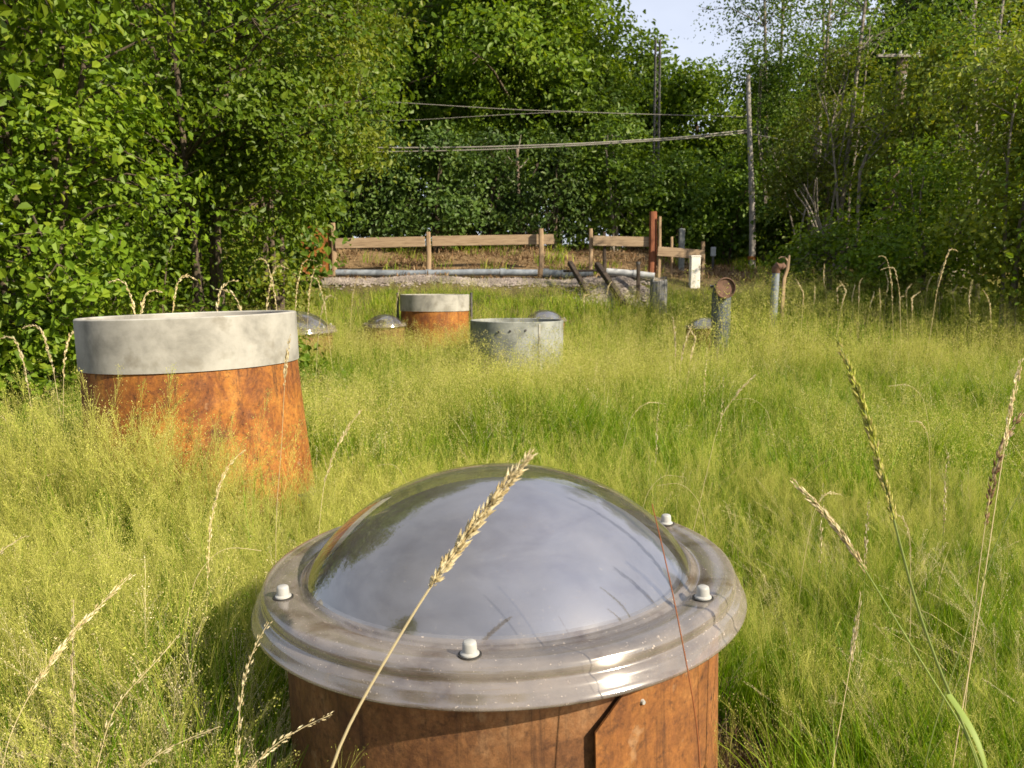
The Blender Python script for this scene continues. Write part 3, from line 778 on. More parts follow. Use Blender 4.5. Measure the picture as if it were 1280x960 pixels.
tree('broadleaf_tree', p, 'taller broadleaf tree rising behind the left hazel bushes', 'tree', [(0, 0, 5, 2.4, 2, 3.2), (-2, .2, 4, 2, 1.8, 2.6), (1.6, 0, 4.4, 1.7, 1.5, 2.3), (0, 0, 2, 2.6, 1.6, 1.9)], stems(sr, 2, 1.2, 7, .11, .03), M['hazel'], M['bark'], 37, 620, 30, .11, None, 50, .03, spread=.30)

# shrubs behind the fence
def shrub(px, depth, w, h, label, seed, mat='ivy', leaf=.115, clumps=170, per=24, bark='bark', ns=4, **kw):
    p = on_ground(px, depth)
    L = [(0, 0, h * .5, w * .8, w * .7, h * .5), (-w * .5, 0, h * .42, w * .6, w * .6, h * .42), (w * .5, -.1, h * .4, w * .6, w * .6, h * .4), (w * .1, 0, h * .8, w * .5, w * .5, h * .22)]
    return tree('shrub', p, label, 'shrub', L, stems(sr, ns, w * .6, h * .85, .035, .012), M[mat], M[bark], seed, clumps, per, leaf, None, 24, .012, spread=.22, gap=.0, nscale=2.0, **kw)
shrub(470, 20.5, 1.0, 3.4, 'loose shrub just right of the yellow-green bush behind the fence', 41)
shrub(545, 20.2, 1.15, 3.2, 'dense blue-green shrub behind the left board of the long fence', 42, clumps=210)
shrub(610, 21, 1.0, 3.0, 'dense blue-green shrub behind the middle post of the long fence', 43)
shrub(690, 20.4, .95, 2.9, 'slender light-stemmed shrub behind the right post of the long fence', 44, clumps=130)
shrub(770, 20.5, 1.15, 3.7, 'tall arching shrub behind the gap between the fences', 45, 'wood', clumps=180, bark='pale_bark')
shrub(845, 21, .9, 3.0, 'leafy shrub behind the red-brown post', 46, 'wood')
shrub(905, 21.5, 1.2, 2.8, 'dark shrub left of the slim pale pole', 47, 'wood')
shrub(985, 20.5, 1.1, 2.6, 'dark shrub right of the slim pale pole', 48, 'wood')

# the tall wood behind
protos = []
def big(px, depth, label, h, w, seed, mat, low=.2, n=620, leaf=.17, spread=.42, group=None):
    p = on_ground(px, depth); r_ = np.random.default_rng(seed)
    L = []
    for k in range(9):
        z = h * (low + (1 - low) * (k + .5) / 9); ww = w * (1.05 - .55 * (k / 8) ** 2)
        an = r_.uniform(0, 6.28); e = ww * .42
        L.append((e * math.cos(an), e * math.sin(an), z, ww * .75, ww * .7, h * .12))
        an += 2.4; L.append((e * math.cos(an), e * math.sin(an), z - .2, ww * .6, ww * .6, h * .10))
    tr = [([(0, 0, -.2), (.1, 0, h * .3), (-.05, .1, h * .6), (.05, 0, h * .93)], .2, .04)]
    t = tree('broadleaf_tree', p, label, 'tree', L, tr, M[mat], M['bark'], seed, n, 30, leaf, group, 46, .03, spread=spread, gap=-.12, nscale=.75, droop=.45, shell=.4)
    protos.append(t); return t
big(480, 27, 'tall dark tree just right of the yellow-green bush with a deep shadow below', 13, 3.2, 51, 'wood', .30)
big(565, 30, 'tall dense tree rising over the left half of the long fence', 14, 3.3, 52, 'wood', .28)
big(650, 25.5, 'broad bright-green tree rising above the middle of the overhead cables', 12, 3.0, 53, 'hazel', .34)
big(692, 27, 'bright-green tree with lit drooping sprays left of the lattice mast', 11.0, 2.3, 54, 'hazel', .26)
big(785, 29, 'rounded tree beside the lattice mast below the sky gap', 6.9, 1.9, 55, 'wood', .15)
big(868, 27, 'low broad tree below the sky gap between mast and slim pole', 5.8, 2.2, 56, 'hazel', .12)
for px, d, s, mi in ((590, 25.5, .52, 2), (690, 25, .58, 2), (745, 25, .50, 3), (915, 26, .66, 5)):
    dup(protos[mi], on_ground(px, d), (0, 0, random.uniform(0, 6.28)), (s * .9, s * .9, s * 1.05), 'young sunlit broadleaf tree at the wood edge behind the fences', 'young trees behind the fences')
for px, d, s, mi in ((430, 36, 1.25, 0), (520, 38, 1.3, 1), (610, 37, 1.3, 2), (665, 36, 1.2, 0), (650, 40, 1.2, 1), (560, 44, 1.4, 2), (620, 45, 1.4, 1), (330, 30, 1.2, 2), (250, 27, 1.15, 1), (170, 24, 1.1, 0), (60, 22, 1.1, 2), (-60, 19, 1.0, 1), (380, 22, .95, 0), (1010, 33, .8, 4), (1090, 30, .95, 4), (1180, 28, 1.0, 1), (1270, 26, 1.0, 2), (1370, 24, 1.0, 0), (955, 30, .85, 5), (900, 33, .8, 5), (830, 36, .85, 4), (1050, 25, .8, 5), (1150, 22, .85, 4), (1000, 31, 1.0, 4), (1065, 31, 1.1, 4), (945, 32, .95, 4), (1120, 33, 1.2, 3), (300, 17.5, .75, 0), (200, 16, .7, 2), (110, 15, .7, 1), (20, 14, .65, 0)):
    p = on_ground(px, d)
    side = 'left bushes' if px < 400 else ('fences' if px < 900 else 'right-hand birches')
    dup(protos[mi], p, (0, 0, random.uniform(0, 6.28)), s * random.uniform(.95, 1.05), 'dark broadleaf tree deep in the wood behind the ' + side, 'wood trees behind the ' + side)
# low undergrowth closing the wood
for k, (px, d, s) in enumerate(((420, 24, 1.2), (500, 24.5, 1.0), (585, 25, 1.1), (655, 24, 1.05), (725, 24.5, 1.15), (800, 24.5, 1.1), (880, 25, 1.0), (945, 24, 1.1), (1020, 23, 1.1), (1100, 21, 1.1), (405, 22, 1.35), (385, 24.5, 1.5), (432, 23, 1.2), (330, 15.5, 1.0), (280, 14, 1.0), (215, 13.5, 1.0), (150, 12.8, 1.0), (1190, 19, 1.1), (560, 29, 1.5), (640, 30, 1.5), (720, 31, 1.5), (470, 29, 1.5), (860, 30, 1.3), (960, 29, 1.3))):
    src = [o for o in COL.objects if o.name.startswith('shrub') and o.parent is None][k % 8]
    dup(src, on_ground(px, d), (0, 0, random.uniform(0, 6.28)), s * 1.15 * random.uniform(.6, 1.25), 'dark undergrowth shrub in the shade of the ' + ('left bushes' if px < 400 else 'wood'), 'undergrowth shrubs in the ' + ('left bushes' if px < 400 else 'wood'))

# right side: birches, thin stems, bushes
def birch(px_top, px_base, depth, h, label, seed, n=150, leaf=.075, w=1.0, low=.3, mat='birch', bark='pale_bark', r0=.07, per=26, **kw):
    b = on_ground(px_base, depth); dx = (px_top - px_base) / FPX * depth
    r_ = np.random.default_rng(seed)
    L = []
    for k in range(7):
        u = low + (1 - low) * (k + .3) / 7; an = r_.uniform(0, 6.28); e = w * .5
        L.append((dx * u + e * math.cos(an), e * math.sin(an), h * u, w * (1.1 - .5 * u), w * (1.1 - .5 * u), h * .09))
    tr = [([(0, 0, -.2), (dx * .3, 0, h * .33), (dx * .62, .05, h * .66), (dx, 0, h)], r0, .014)]
    return tree('birch_tree', b, label, 'tree', L, tr, M[mat], M[bark], seed, n, per, leaf, None, 36, .016, spread=.26, gap=-.1, nscale=1.1, droop=.9, flat=.9, **kw)
birch(930, 955, 23, 12, 'birch with drooping dark sprays against the sky gap', 61, 170, .075, 1.5, .58)
birch(960, 965, 24, 13, 'tall thin birch right of the slim pale pole', 62, 170, .085, 1.4, .45)
birch(1040, 1000, 20, 11, 'leaning birch with bare grey stem in the right middle', 63, 120, .08, 1.1, .4)
birch(1075, 1040, 18, 9, 'slender birch with pale forked stem left of the crossarm pole', 64, 100, .075, .9, .4)
birch(1010, 1015, 22, 12, 'tall sparse birch whose top thins out against the sky', 65, 120, .08, 1.2, .5)
birch(1205, 1178, 16, 9, 'birch with a thick pale leaning trunk at upper right', 66, 140, .08, 1.3, .4, r0=.12)
birch(1235, 1215, 13, 7, 'thin upright sapling with a crooked stem at right', 67, 110, .07, .9, .3, r0=.035)
def rbush(px, depth, label, lobes, seed, clumps, leaf, mat='hazel', per=28, ns=5, hgt=2.5, **kw):
    p = on_ground(px, depth)
    return tree('leafy_bush', p, label, 'bush', lobes, stems(sr, ns, .9, hgt, .03, .010), M[mat], M['pale_bark'], seed, clumps, per, leaf, None, 50, .012, spread=.22, gap=-.15, nscale=1.3, **kw)
rbush(1045, 14.5, 'low dark bush at the meadow edge right of the capped pipe', [(0, 0, .9, 1.0, .8, .9), (.7, 0, 1.0, .9, .8, .9), (-.4, .2, .7, .7, .6, .6)], 71, 240, .08)
rbush(1160, 13.2, 'broad dark bush at the meadow edge below the crossarm pole', [(0, 0, 1.0, 1.2, .9, 1.0), (.8, 0, 1.4, 1.0, .8, 1.1), (-.6, 0, .9, .9, .8, .8), (.2, .2, 2.2, 1.0, .8, .8)], 72, 330, .08)
rbush(1255, 11.6, 'tall bush with hanging leaves at the right edge of the meadow', [(0, 0, 1.5, 1.1, .9, 1.4), (.5, 0, 2.9, 1.2, 1.0, 1.3), (-.3, 0, 3.6, .9, .9, .8), (.9, .2, 1.2, 1.0, .9, 1.1)], 73, 400, .08, 'bright', hgt=4)
rbush(1120, 17, 'light-green young tree in front of the crossarm pole', [(0, 0, 2.6, 1.2, 1.0, 1.3), (.6, 0, 4.0, 1.2, 1.0, 1.1), (-.5, 0, 3.4, .9, .9, 1.0), (.9, 0, 2.2, 1.0, .9, 1.2)], 74, 340, .085, 'bright', hgt=4.5)
rbush(1210, 15.5, 'tall light-green young tree left of the right edge', [(0, 0, 3.2, 1.2, 1.0, 1.4), (.3, 0, 4.8, 1.3, 1.0, 1.2), (-.6, 0, 4.2, 1.0, .9, 1.0), (.9, 0, 3.2, 1.1, .9, 1.5)], 75, 400, .085, 'bright', hgt=5.5)
rbush(1020, 18.5, 'thin-leaved young tree between slim pole and crossarm pole', [(0, 0, 2.8, 1.0, .9, 1.4), (.4, 0, 4.2, .8, .8, 1.0), (-.6, 0, 2.2, .8, .8, 1.0)], 76, 220, .08, 'bright', hgt=4.5)
rbush(960, 22, 'young tree with pale leaves just behind the slim pole', [(0, 0, 3.4, 1.1, 1.0, 1.5), (.5, 0, 5.2, 1.1, 1.0, 1.2), (-.6, 0, 4.8, 1.0, 1.0, 1.2), (.3, 0, 1.6, 1.0, .9, 1.2)], 77, 330, .09, 'birch', hgt=5)
rbush(1380, 10.5, 'bush mostly outside the right edge of the picture', [(0, 0, 1.5, 1.2, 1.1, 1.5), (0, 0, 3.2, 1.2, 1.1, 1.2)], 78, 300, .085, hgt=4)
# trees beyond the right edge whose shade falls on the back of the meadow
for k, (x, y, s, mi) in enumerate(((11.0, 7.6, .58, 4), (12.5, 9.6, .5, 3))):
    dup(protos[mi], (x, y, float(ground_z(x, y))), (0, 0, k * 1.7), s, 'broadleaf tree standing beyond the right edge of the meadow', 'trees beyond the right edge')
for k, (x, y, s, mi) in enumerate(((-7.5, -9, .75, 3), (-3.5, -13, .8, 2), (-10, -4, .8, 0), (1.5, -17, .85, 3))):  # unseen trees added so the dome reflects dark foliage
    dup(protos[mi], (x, y, float(ground_z(x, y))), (0, 0, k * 1.1), s, 'unseen broadleaf tree added behind the camera to darken the dome reflection', 'added trees behind the viewpoint')
# bare thin stems among the right-hand trees
for k, (pb, pt, yb, yt, d, r0) in enumerate(((1038, 1072, 275, 95, 17.5, .03), (1018, 1062, 270, 60, 18, .035), (1075, 1105, 215, 160, 16.5, .035), (1046, 1030, 235, 120, 17, .025), (995, 965, 300, 180, 19.5, .025), (1062, 1088, 240, 30, 18.5, .03), (1205, 1228, 290, 120, 14.2, .025), (1222, 1218, 250, 20, 13.8, .03), (1000, 1010, 290, 210, 17.5, .02))):
    a, b = at(pb, yb, d), at(pt, yt, d); g0 = on_ground(pb - (pt - pb) * .3, d)
    t = thing('bare_sapling', g0, 'bare thin pale stem rising among the right-hand trees', 'sapling', 'bare stems among the right-hand trees')
    P = np.array([[0, 0, -.15], a - g0, (a + b) / 2 - g0 + np.array([random.uniform(-.08, .08), 0, 0]), b - g0])
    m = MB(); m.tube(P, [r0 * 1.2, r0, r0 * .7, r0 * .3], 8, wob=.06); m.build('stem', M['pale_bark'], t)
    m = MB()
    for q in range(7):
        u = random.uniform(.1, 1); s_ = P[1] + (P[3] - P[1]) * u; e = s_ + np.array([random.choice((-1, 1)) * random.uniform(.2, .6), random.uniform(-.3, .3), random.uniform(.3, .8)])
        m.tube([s_, (s_ + e) / 2 + np.array([0, 0, -.05]), e], [r0 * .4, r0 * .25, r0 * .1], 5, False)
    m.build('twigs', M['pale_bark'], t)
# pale trunks showing between the shrubs of the wood edge
for k, (px, yt, d, r0) in enumerate(((646, 190, 22.5, .06), (612, 235, 21.8, .055), (700, 235, 22, .04), (760, 300, 21, .03))):
    g0 = on_ground(px, d); zt = at(px, yt, d)[2] - g0[2]
    t = thing('dead_tree', g0, 'reddish bare trunk showing between shrubs behind the fence', 'trunk', 'bare trunks behind the fence')
    m = MB(); m.tube([(0, 0, -.1), (.05, 0, zt * .5), (0, 0, zt)], [r0, r0 * .9, r0 * .7], 9, wob=.06); m.build('trunk', M['brown_pole'] if k < 2 else M['pale_bark'], t)
    m = MB()
    for q in range(5):
        z = zt * random.uniform(.4, 1); e = np.array([random.uniform(-.7, .7), random.uniform(-.4, .4), z + random.uniform(.3, .9)]); m.tube([(0, 0, z), (e * .5 + np.array([0, 0, z * .5])), e], [r0 * .35, r0 * .25, r0 * .1], 5, False)
    m.build('branches', M['pale_bark'], t)

# ------------------------------------------------------------------ meadow grass (stuff): tufts instanced on scattered points
def strips(P, W, side):
    """P: n,k,3 ribbons with half width W(n,k) along side(n,3)"""
    n, k = P.shape[:2]
    A = P - side[:, None] * W[..., None]; B = P + side[:, None] * W[..., None]
    V = np.stack([A, B], 2).reshape(-1, 3)
    i = (np.arange(n) * k * 2)[:, None] + (np.arange(k - 1) * 2)[None]
    return V, np.stack([i, i + 1, i + 3, i + 2], -1).reshape(-1, 4)


def tuft(seed, n_blade, n_stem, n_spk, bl_h, st_h, w, spk, rad, lean=.35, kinds=(0, 1), tb=(.1, .8), tp=(.2, .8), pan_w=.05):
    r_ = np.random.default_rng(seed)
    Vs, Qs, Ms, Ts = [], [], [], []; nn = 0
    def put(V, Q, m, ti):
        nonlocal nn
        Vs.append(V); Qs.append(Q + nn); Ms.append(np.full(len(Q), m)); Ts.append(ti); nn += len(V)
    lx = r_.normal(0, .12, 2)
    def curves(n, h0, h1, k, ln):
        a = r_.uniform(0, 6.28, n); rr = rad * np.sqrt(r_.uniform(0, 1, n))
        b = np.stack([rr * np.cos(a), rr * np.sin(a), np.full(n, -.02)], -1)
        h = r_.uniform(h0, h1, n); an = r_.uniform(0, 6.28, n); l = h * np.abs(r_.normal(0, ln, n))
        u = np.linspace(0, 1, k)
        P = np.zeros((n, k, 3))
        d = np.stack([np.cos(an), np.sin(an)], -1) * l[:, None] + lx * h[:, None]
        P[..., :2] = b[:, None, :2] + d[:, None] * (u ** 1.9)[None, :, None]
        P[..., 2] = b[:, None, 2] + h[:, None] * (u - .22 * (l / h)[:, None] * u ** 3)
        return P, an
    if n_blade:
        k = 5; P, an = curves(n_blade, *bl_h, k, lean)
        s = r_.uniform(0, 6.28, n_blade); side = np.stack([np.cos(s), np.sin(s), 0 * s], -1)
        W = w * .5 * r_.uniform(.6, 1.3, n_blade)[:, None] * np.array([.8, 1, .85, .55, .05])[None]
        V, Q = strips(P, W, side); ti = np.repeat(np.clip(r_.uniform(*tb, n_blade), 0, 1), k * 2)
        put(V, Q, kinds[0], ti)
    if n_stem:
        k = 6; P, an = curves(n_stem, *st_h, k, lean * .8)
        s = r_.uniform(0, 6.28, n_stem); side = np.stack([np.cos(s), np.sin(s), 0 * s], -1)
        W = np.full((n_stem, k), max(.0005, spk * .11)) * np.array([1.3, 1.2, 1, .8, .5, .25]); V, Q = strips(P, W, side)
        put(V, Q, kinds[1], np.repeat(r_.uniform(*tp, n_stem), k * 2))
        n = n_stem * n_spk
        si = np.repeat(np.arange(n_stem), n_spk); u = .60 + .42 * r_.uniform(0, 1, n) ** .9; u = np.clip(u, 0, 1.0)
        x = u * (k - 1); a0 = np.clip(x.astype(int), 0, k - 2); f = (x - a0)[:, None]
        c = P[si, a0] * (1 - f) + P[si, a0 + 1] * f
        wd = pan_w * (1.12 - (u - .60) / .42) * r_.uniform(.25, 1.15, n) ** .8
        an = r_.uniform(0, 6.28, n)
        c = c + np.stack([np.cos(an) * wd, np.sin(an) * wd, r_.uniform(0, .8, n) * wd], -1)
        if spk < .006:
            b_ = np.arange(0, n, 3); u0 = np.clip(u[b_] - .07, .5, 1); x0 = u0 * (k - 1); a1 = np.clip(x0.astype(int), 0, k - 2); f1 = (x0 - a1)[:, None]
            c0 = P[si[b_], a1] * (1 - f1) + P[si[b_], a1 + 1] * f1
            Pb = np.stack([c0, (c0 + c[b_]) / 2 + np.array([0, 0, .004]), c[b_]], 1); sb = r_.uniform(0, 6.28, len(b_))
            V, Q = strips(Pb, np.full((len(b_), 3), .00020), np.stack([np.cos(sb), np.sin(sb), 0 * sb], -1))
            put(V, Q, kinds[1], np.full(len(V), .5))
        d = norm(r_.normal(size=(n, 3)) + np.array([0, 0, .7])); e = norm(np.cross(d, r_.normal(size=(n, 3))))
        L = (spk * r_.uniform(.6, 1.3, n))[:, None]; Wd = L * .42
        V = np.stack([c - d * L * .5, c + e * Wd * .5, c + d * L * .5, c - e * Wd * .5], 1).reshape(-1, 3)
        put(V, (np.arange(n) * 4)[:, None] + np.arange(4)[None], kinds[1], np.repeat(np.clip(r_.uniform(*tp, n_stem)[si] + r_.normal(0, .12, n), 0, 1), 4))
    return arr_mesh('grass_tuft', np.vstack(Vs), np.vstack(Qs), None, np.concatenate(Ts), False, np.concatenate(Ms))


tcol = bpy.data.collections.new("grass_tufts")     # only a source for the instances, never linked to the scene
MATS = [M['blade'], M['panicle'], M['straw'], M['litter']]
NP = 0
def proto(me):
    global NP
    for m in MATS: me.materials.append(m)
    o = bpy.data.objects.new("tuft_%03d" % NP, me); tcol.objects.link(o); NP += 1
    return NP - 1
SETS = {}
# near
SETS['n_green'] = [proto(tuft(100 + k, 46, 2, 110, (.25, .52), (.45, .60), .0050, .0038, .10, .30, pan_w=.06)) for k in range(4)]
SETS['n_pan'] = [proto(tuft(110 + k, 30, 5, 165, (.24, .48), (.45, .66), .0048, .0042, .12, .36, pan_w=.06)) for k in range(5)]
SETS['n_straw'] = [proto(tuft(120 + k, 12, 6, 90, (.2, .5), (.4, .62), .003, .0042, .11, .55, (2, 2), (.3, .9), (.4, .95), .035)) for k in range(3)]
SETS['n_litter'] = [proto(tuft(130 + k, 40, 0, 0, (.05, .20), (.1, .2), .006, .004, .12, 1.3, (3, 2), (.1, .9))) for k in range(3)]
# middle
SETS['m_green'] = [proto(tuft(140 + k, 34, 3, 70, (.28, .52), (.45, .62), .0068, .0060, .14, .30)) for k in range(3)]
SETS['m_pan'] = [proto(tuft(150 + k, 22, 6, 75, (.22, .44), (.46, .68), .0060, .0074, .16, .34, pan_w=.09)) for k in range(4)]
SETS['m_straw'] = [proto(tuft(160 + k, 8, 5, 60, (.2, .5), (.45, .66), .0045, .006, .15, .5, (2, 2), (.3, .9), (.4, .95), .035)) for k in range(2)]
# far
SETS['f_green'] = [proto(tuft(170 + k, 20, 4, 36, (.25, .48), (.45, .62), .011, .0105, .22, .3)) for k in range(3)]
SETS['f_pan'] = [proto(tuft(180 + k, 14, 8, 55, (.22, .45), (.46, .72), .010, .0105, .24, .32, pan_w=.10)) for k in range(3)]
SETS['f_short'] = [proto(tuft(190 + k, 40, 2, 20, (.08, .26), (.2, .34), .011, .009, .24, .5, tb=(.3, 1))) for k in range(3)]
SETS['f_litter'] = [proto(tuft(200 + k, 44, 0, 0, (.03, .12), (.1, .2), .02, .004, .3, 1.5, (3, 2), (.1, .9))) for k in range(2)]

gr_ = np.random.default_rng(77)
CLEAR = [(x_ * 1., y_ - .8, 1.1) for x_, y_ in [(o.location.x, o.location.y) for o in COL.objects if o.parent is None and o.name.startswith('domed_skylight.') and o.location.x < 2] + [(t2.location.x, t2.location.y)]]
BOOST = [(bp_.location.x * .97, bp_.location.y - .35, .5, a_) for bp_, a_ in ((t3, .60), (bpy.data.objects['bent_pipe'], .80), (bpy.data.objects['capped_pipe'], .75), (bpy.data.objects['wooden_stump'], .2))]
def foot(x, y):   # taller grass standing in front of the big leaning shaft
    return math.exp(-(((x + 1.62) / .85) ** 2 + ((y - 3.45) / .30) ** 2))
shafts = [(SKY[0], SKY[1], .57)] + [(o.location.x, o.location.y, r) for o, r in ((bpy.data.objects['concrete_topped_shaft'], .66), (t2, .66), (t3, .64))]
for o in [o for o in COL.objects if o.parent is None and o.name.startswith('domed_skylight.')]: shafts.append((o.location.x, o.location.y, .56 * o.scale[0]))
PT, IDX, ROT, SCL = [], [], [], []
def scatter(n, y0, y1, margin, pick, smin, smax, sel=None, ff=.62):
    y = np.sqrt(gr_.uniform(y0 ** 2, y1 ** 2, n)); x = gr_.uniform(-1, 1, n) * (ff * y + margin)
    z = ground_z(x, y)
    keep = np.ones(n, bool)
    for (sx_, sy_, sr_) in shafts: keep &= (x - sx_) ** 2 + (y - sy_) ** 2 > sr_ ** 2
    if sel is not None: keep &= sel(x, y)
    for k in np.nonzero(keep)[0]:
        s = pick(x[k], y[k])
        if s is None: continue
        name, sc = s; arr = SETS[name]
        PT.append((x[k], y[k], z[k])); IDX.append(arr[gr_.integers(len(arr))])
        for (cx_, cy_, cr_, am_) in BOOST: sc *= 1 + am_ * math.exp(-((x[k] - cx_) ** 2 + (y[k] - cy_) ** 2) / cr_ ** 2)
        for (cx_, cy_, cr_) in CLEAR: sc *= 1 - .10 * math.exp(-((x[k] - cx_) ** 2 + (y[k] - cy_) ** 2) / cr_ ** 2 * 1.6)
        ROT.append((gr_.normal(0, .07), gr_.normal(0, .07), gr_.uniform(0, 6.28))); SCL.append(sc * gr_.uniform(smin, smax))
def patch(x, y, s=1., ph=0.):
    return (math.sin(x * 1.9 * s + ph) * math.cos(y * 1.6 * s + 1 + ph) + math.sin(x * .8 * s - y * 1.1 * s + 2 * ph) + .6 * math.sin(x * 4.1 * s + y * 3.3 * s)) / 2.6
def bare(x, y):   # trodden dry ground right of the near shaft
    return math.exp(-(((x - .66) / .10) ** 2 + ((y - 1.9) / .45) ** 2))
def pick_near(x, y):
    s = pick_near0(x, y); q = patch(x * 1.7 + 3, y * 1.7)
    k = (.88 + .34 * q) if x > -.5 or y > 2.8 else 1.0
    if foot(x, y) > .3: k = 1.0
    k *= 1 + .28 * math.exp(-(((x + .85) / .32) ** 2 + ((y - 2.0) / .55) ** 2))
    return (s[0], s[1] * max(.6, k))
def pick_near0(x, y):
    u = gr_.uniform(); q = patch(x, y, 1.3)
    if u < bare(x, y): return ('n_litter', 1.0)
    if x < -.25 and y < 1.9 and u < .42: return ('n_straw', .95)
    right = x > .4
    ppan = .40 + .85 * q - (.14 if right else 0)
    if u < .05: return ('n_straw', 1.0)
    if u < .05 + max(.08, ppan): return ('n_pan', .92 if right else 1.06)
    if foot(x, y) > .3: return ('n_pan', 1.0 + .72 * foot(x, y))
    if u > .96: return ('n_litter', 1.2)
    return ('n_green', .86 if right else .98)
def pick_mid(x, y):
    s = pick_mid0(x, y); q = patch(x * 1.2 + 1, y * 1.3, 1., 2.)
    return (s[0], s[1] * (.95 + .36 * q))
def pick_mid0(x, y):
    u = gr_.uniform(); q = patch(x, y, .8, 1.)
    if u < .05: return ('m_straw', 1.)
    if u < .55 + .9 * q: return ('m_pan', 1.08 + .08 * q)
    return ('m_green', .95)
def pick_far(x, y):
    ye = y + 3.3 * float(sstep(1.2, 5.2, x)) * float(1 - sstep(12, 16.5, y)); u = gr_.uniform()
    tall = 1 - float(sstep(13.4, 14.6, ye)) * (1 if x < 3 else .5)
    if y > 17.0 and -4.0 < x < 3.2:
        return ('f_short', .6) if u < .30 * (1 if patch(x, y, 1.5) > .05 else .25) and y < 17.6 else None
    if 16.2 < y and x < .36 * y: return ('f_short', .6 + .4 * u) if u < .55 else ('f_pan', .45 + .2 * u)
    if y > 14.4 and x < .36 * y: return ('f_short', 1.0 + .5 * u) if u < .42 else (('f_green', .62) if u < .6 else ('f_pan', .55 + .25 * u))
    if u < tall * .62: return ('f_pan', 1.0 if x < 2.5 else 1.1)
    return ('f_green', .95 if tall > .5 else .75)
scatter(2600, .9, 4.6, .7, pick_near, .85, 1.15)
scatter(3000, 4.3, 9.2, 1.0, pick_mid, .85, 1.2)
scatter(3900, 8.8, 16.8, 1.2, pick_far, .85, 1.2)
def pick_wood(x, y):
    u = gr_.uniform()
    if u < .80: return ('f_litter', 1.)
    if u < (.89 if y < 21 else .92): return ('f_short', .8 + u * .6)
    return None
scatter(2200, 17.7, 24, 1, pick_wood, .8, 1.3)
def pick_litter(x, y): return ('n_litter', 1.0) if gr_.uniform() < .5 else ('n_straw', .5)
scatter(120, 1.4, 2.6, 0, pick_litter, .7, 1.1, lambda x, y: (np.abs(x - .66) < .12))
PT = np.array(PT, np.float32)
me = bpy.data.meshes.new('meadow_grass'); me.vertices.add(len(PT)); me.vertices.foreach_set("co", PT.ravel())
a = me.attributes.new("idx", "INT", "POINT"); a.data.foreach_set("value", np.array(IDX, np.int32))
a = me.attributes.new("rot", "FLOAT_VECTOR", "POINT"); a.data.foreach_set("vector", np.array(ROT, np.float32).ravel())
a = me.attributes.new("scl", "FLOAT", "POINT"); a.data.foreach_set("value", np.array(SCL, np.float32))
go = bpy.data.objects.new('meadow_grass', me); COL.objects.link(go)
tag(go, 'tall flowering yellow-green meadow grass covering the whole clearing', 'grass', None, 'stuff')
ng = bpy.data.node_groups.new("scatter_tufts", "GeometryNodeTree")
ng.interface.new_socket("Geometry", in_out="INPUT", socket_type="NodeSocketGeometry")
ng.interface.new_socket("Geometry", in_out="OUTPUT", socket_type="NodeSocketGeometry")
nd = ng.nodes; gi, gout = nd.new("NodeGroupInput"), nd.new("NodeGroupOutput")
iop = nd.new("GeometryNodeInstanceOnPoints"); ci = nd.new("GeometryNodeCollectionInfo")
ci.inputs["Collection"].default_value = tcol; ci.inputs["Separate Children"].default_value = True; ci.inputs["Reset Children"].default_value = True
def named(nm, dt):
    n = nd.new("GeometryNodeInputNamedAttribute"); n.data_type = dt; n.inputs["Name"].default_value = nm
    return n.outputs["Attribute"]
e2r = nd.new("FunctionNodeEulerToRotation")
L_ = ng.links.new
L_(gi.outputs[0], iop.inputs["Points"]); L_(ci.outputs[0], iop.inputs["Instance"]); iop.inputs["Pick Instance"].default_value = True
L_(named("idx", "INT"), iop.inputs["Instance Index"]); L_(named("rot", "FLOAT_VECTOR"), e2r.inputs[0]); L_(e2r.outputs[0], iop.inputs["Rotation"])
L_(named("scl", "FLOAT"), iop.inputs["Scale"]); L_(iop.outputs[0], gout.inputs[0])
md = go.modifiers.new("tufts", "NODES"); md.node_group = ng

# ------------------------------------------------------------------ single stalks that stand out
def spline(P, n):
    P = np.asarray(P, float); d = np.concatenate([[0], np.cumsum(np.linalg.norm(np.diff(P, axis=0), axis=1))])
    u = np.linspace(0, d[-1], n); Q = np.stack([np.interp(u, d, P[:, k]) for k in range(3)], 1)
    for _ in range(6): Q[1:-1] = (Q[:-2] + 2 * Q[1:-1] + Q[2:]) / 4
    return Q


def spikelets(axis, n, length, width, splay, seed, r_off=.003, taper=True):
    """long pointed 3-D spikelets set round an axis"""
    r_ = np.random.default_rng(seed); k = len(axis)
    u = np.sort(r_.uniform(0, 1, n)); x = u * (k - 1); a0 = np.clip(x.astype(int), 0, k - 2); f = (x - a0)[:, None]
    c = axis[a0] * (1 - f) + axis[a0 + 1] * f; T = norm(axis[a0 + 1] - axis[a0])
    s = norm(np.cross(T, r_.normal(size=(n, 3))))
    sp = splay * r_.uniform(.3, 1.3, n)[:, None]
    d = norm(T + s * sp)
    L = (length * r_.uniform(.35, 1.25, n) * (np.sin(np.clip(u * .85 + .12, 0, 1) * np.pi) * .6 + .4 if taper else 1))[:, None]
    e = norm(np.cross(d, T + r_.normal(size=(n, 3)) * .3)); g_ = np.cross(d, e); W = L * width
    c = c + s * r_off
    V = np.stack([c, c + d * L * .4 + e * W, c + d * L * .4 + g_ * W, c + d * L * .4 - e * W, c + d * L * .4 - g_ * W, c + d * L], 1).reshape(-1, 3)
    Tt = np.array([(0, 2, 1), (0, 3, 2), (0, 4, 3), (0, 1, 4), (5, 1, 2), (5, 2, 3), (5, 3, 4), (5, 4, 1)])
    return V, (Tt[None] + (np.arange(n) * 6)[:, None, None]).reshape(-1, 3), np.repeat(r_.uniform(.1, 1, n), 6)


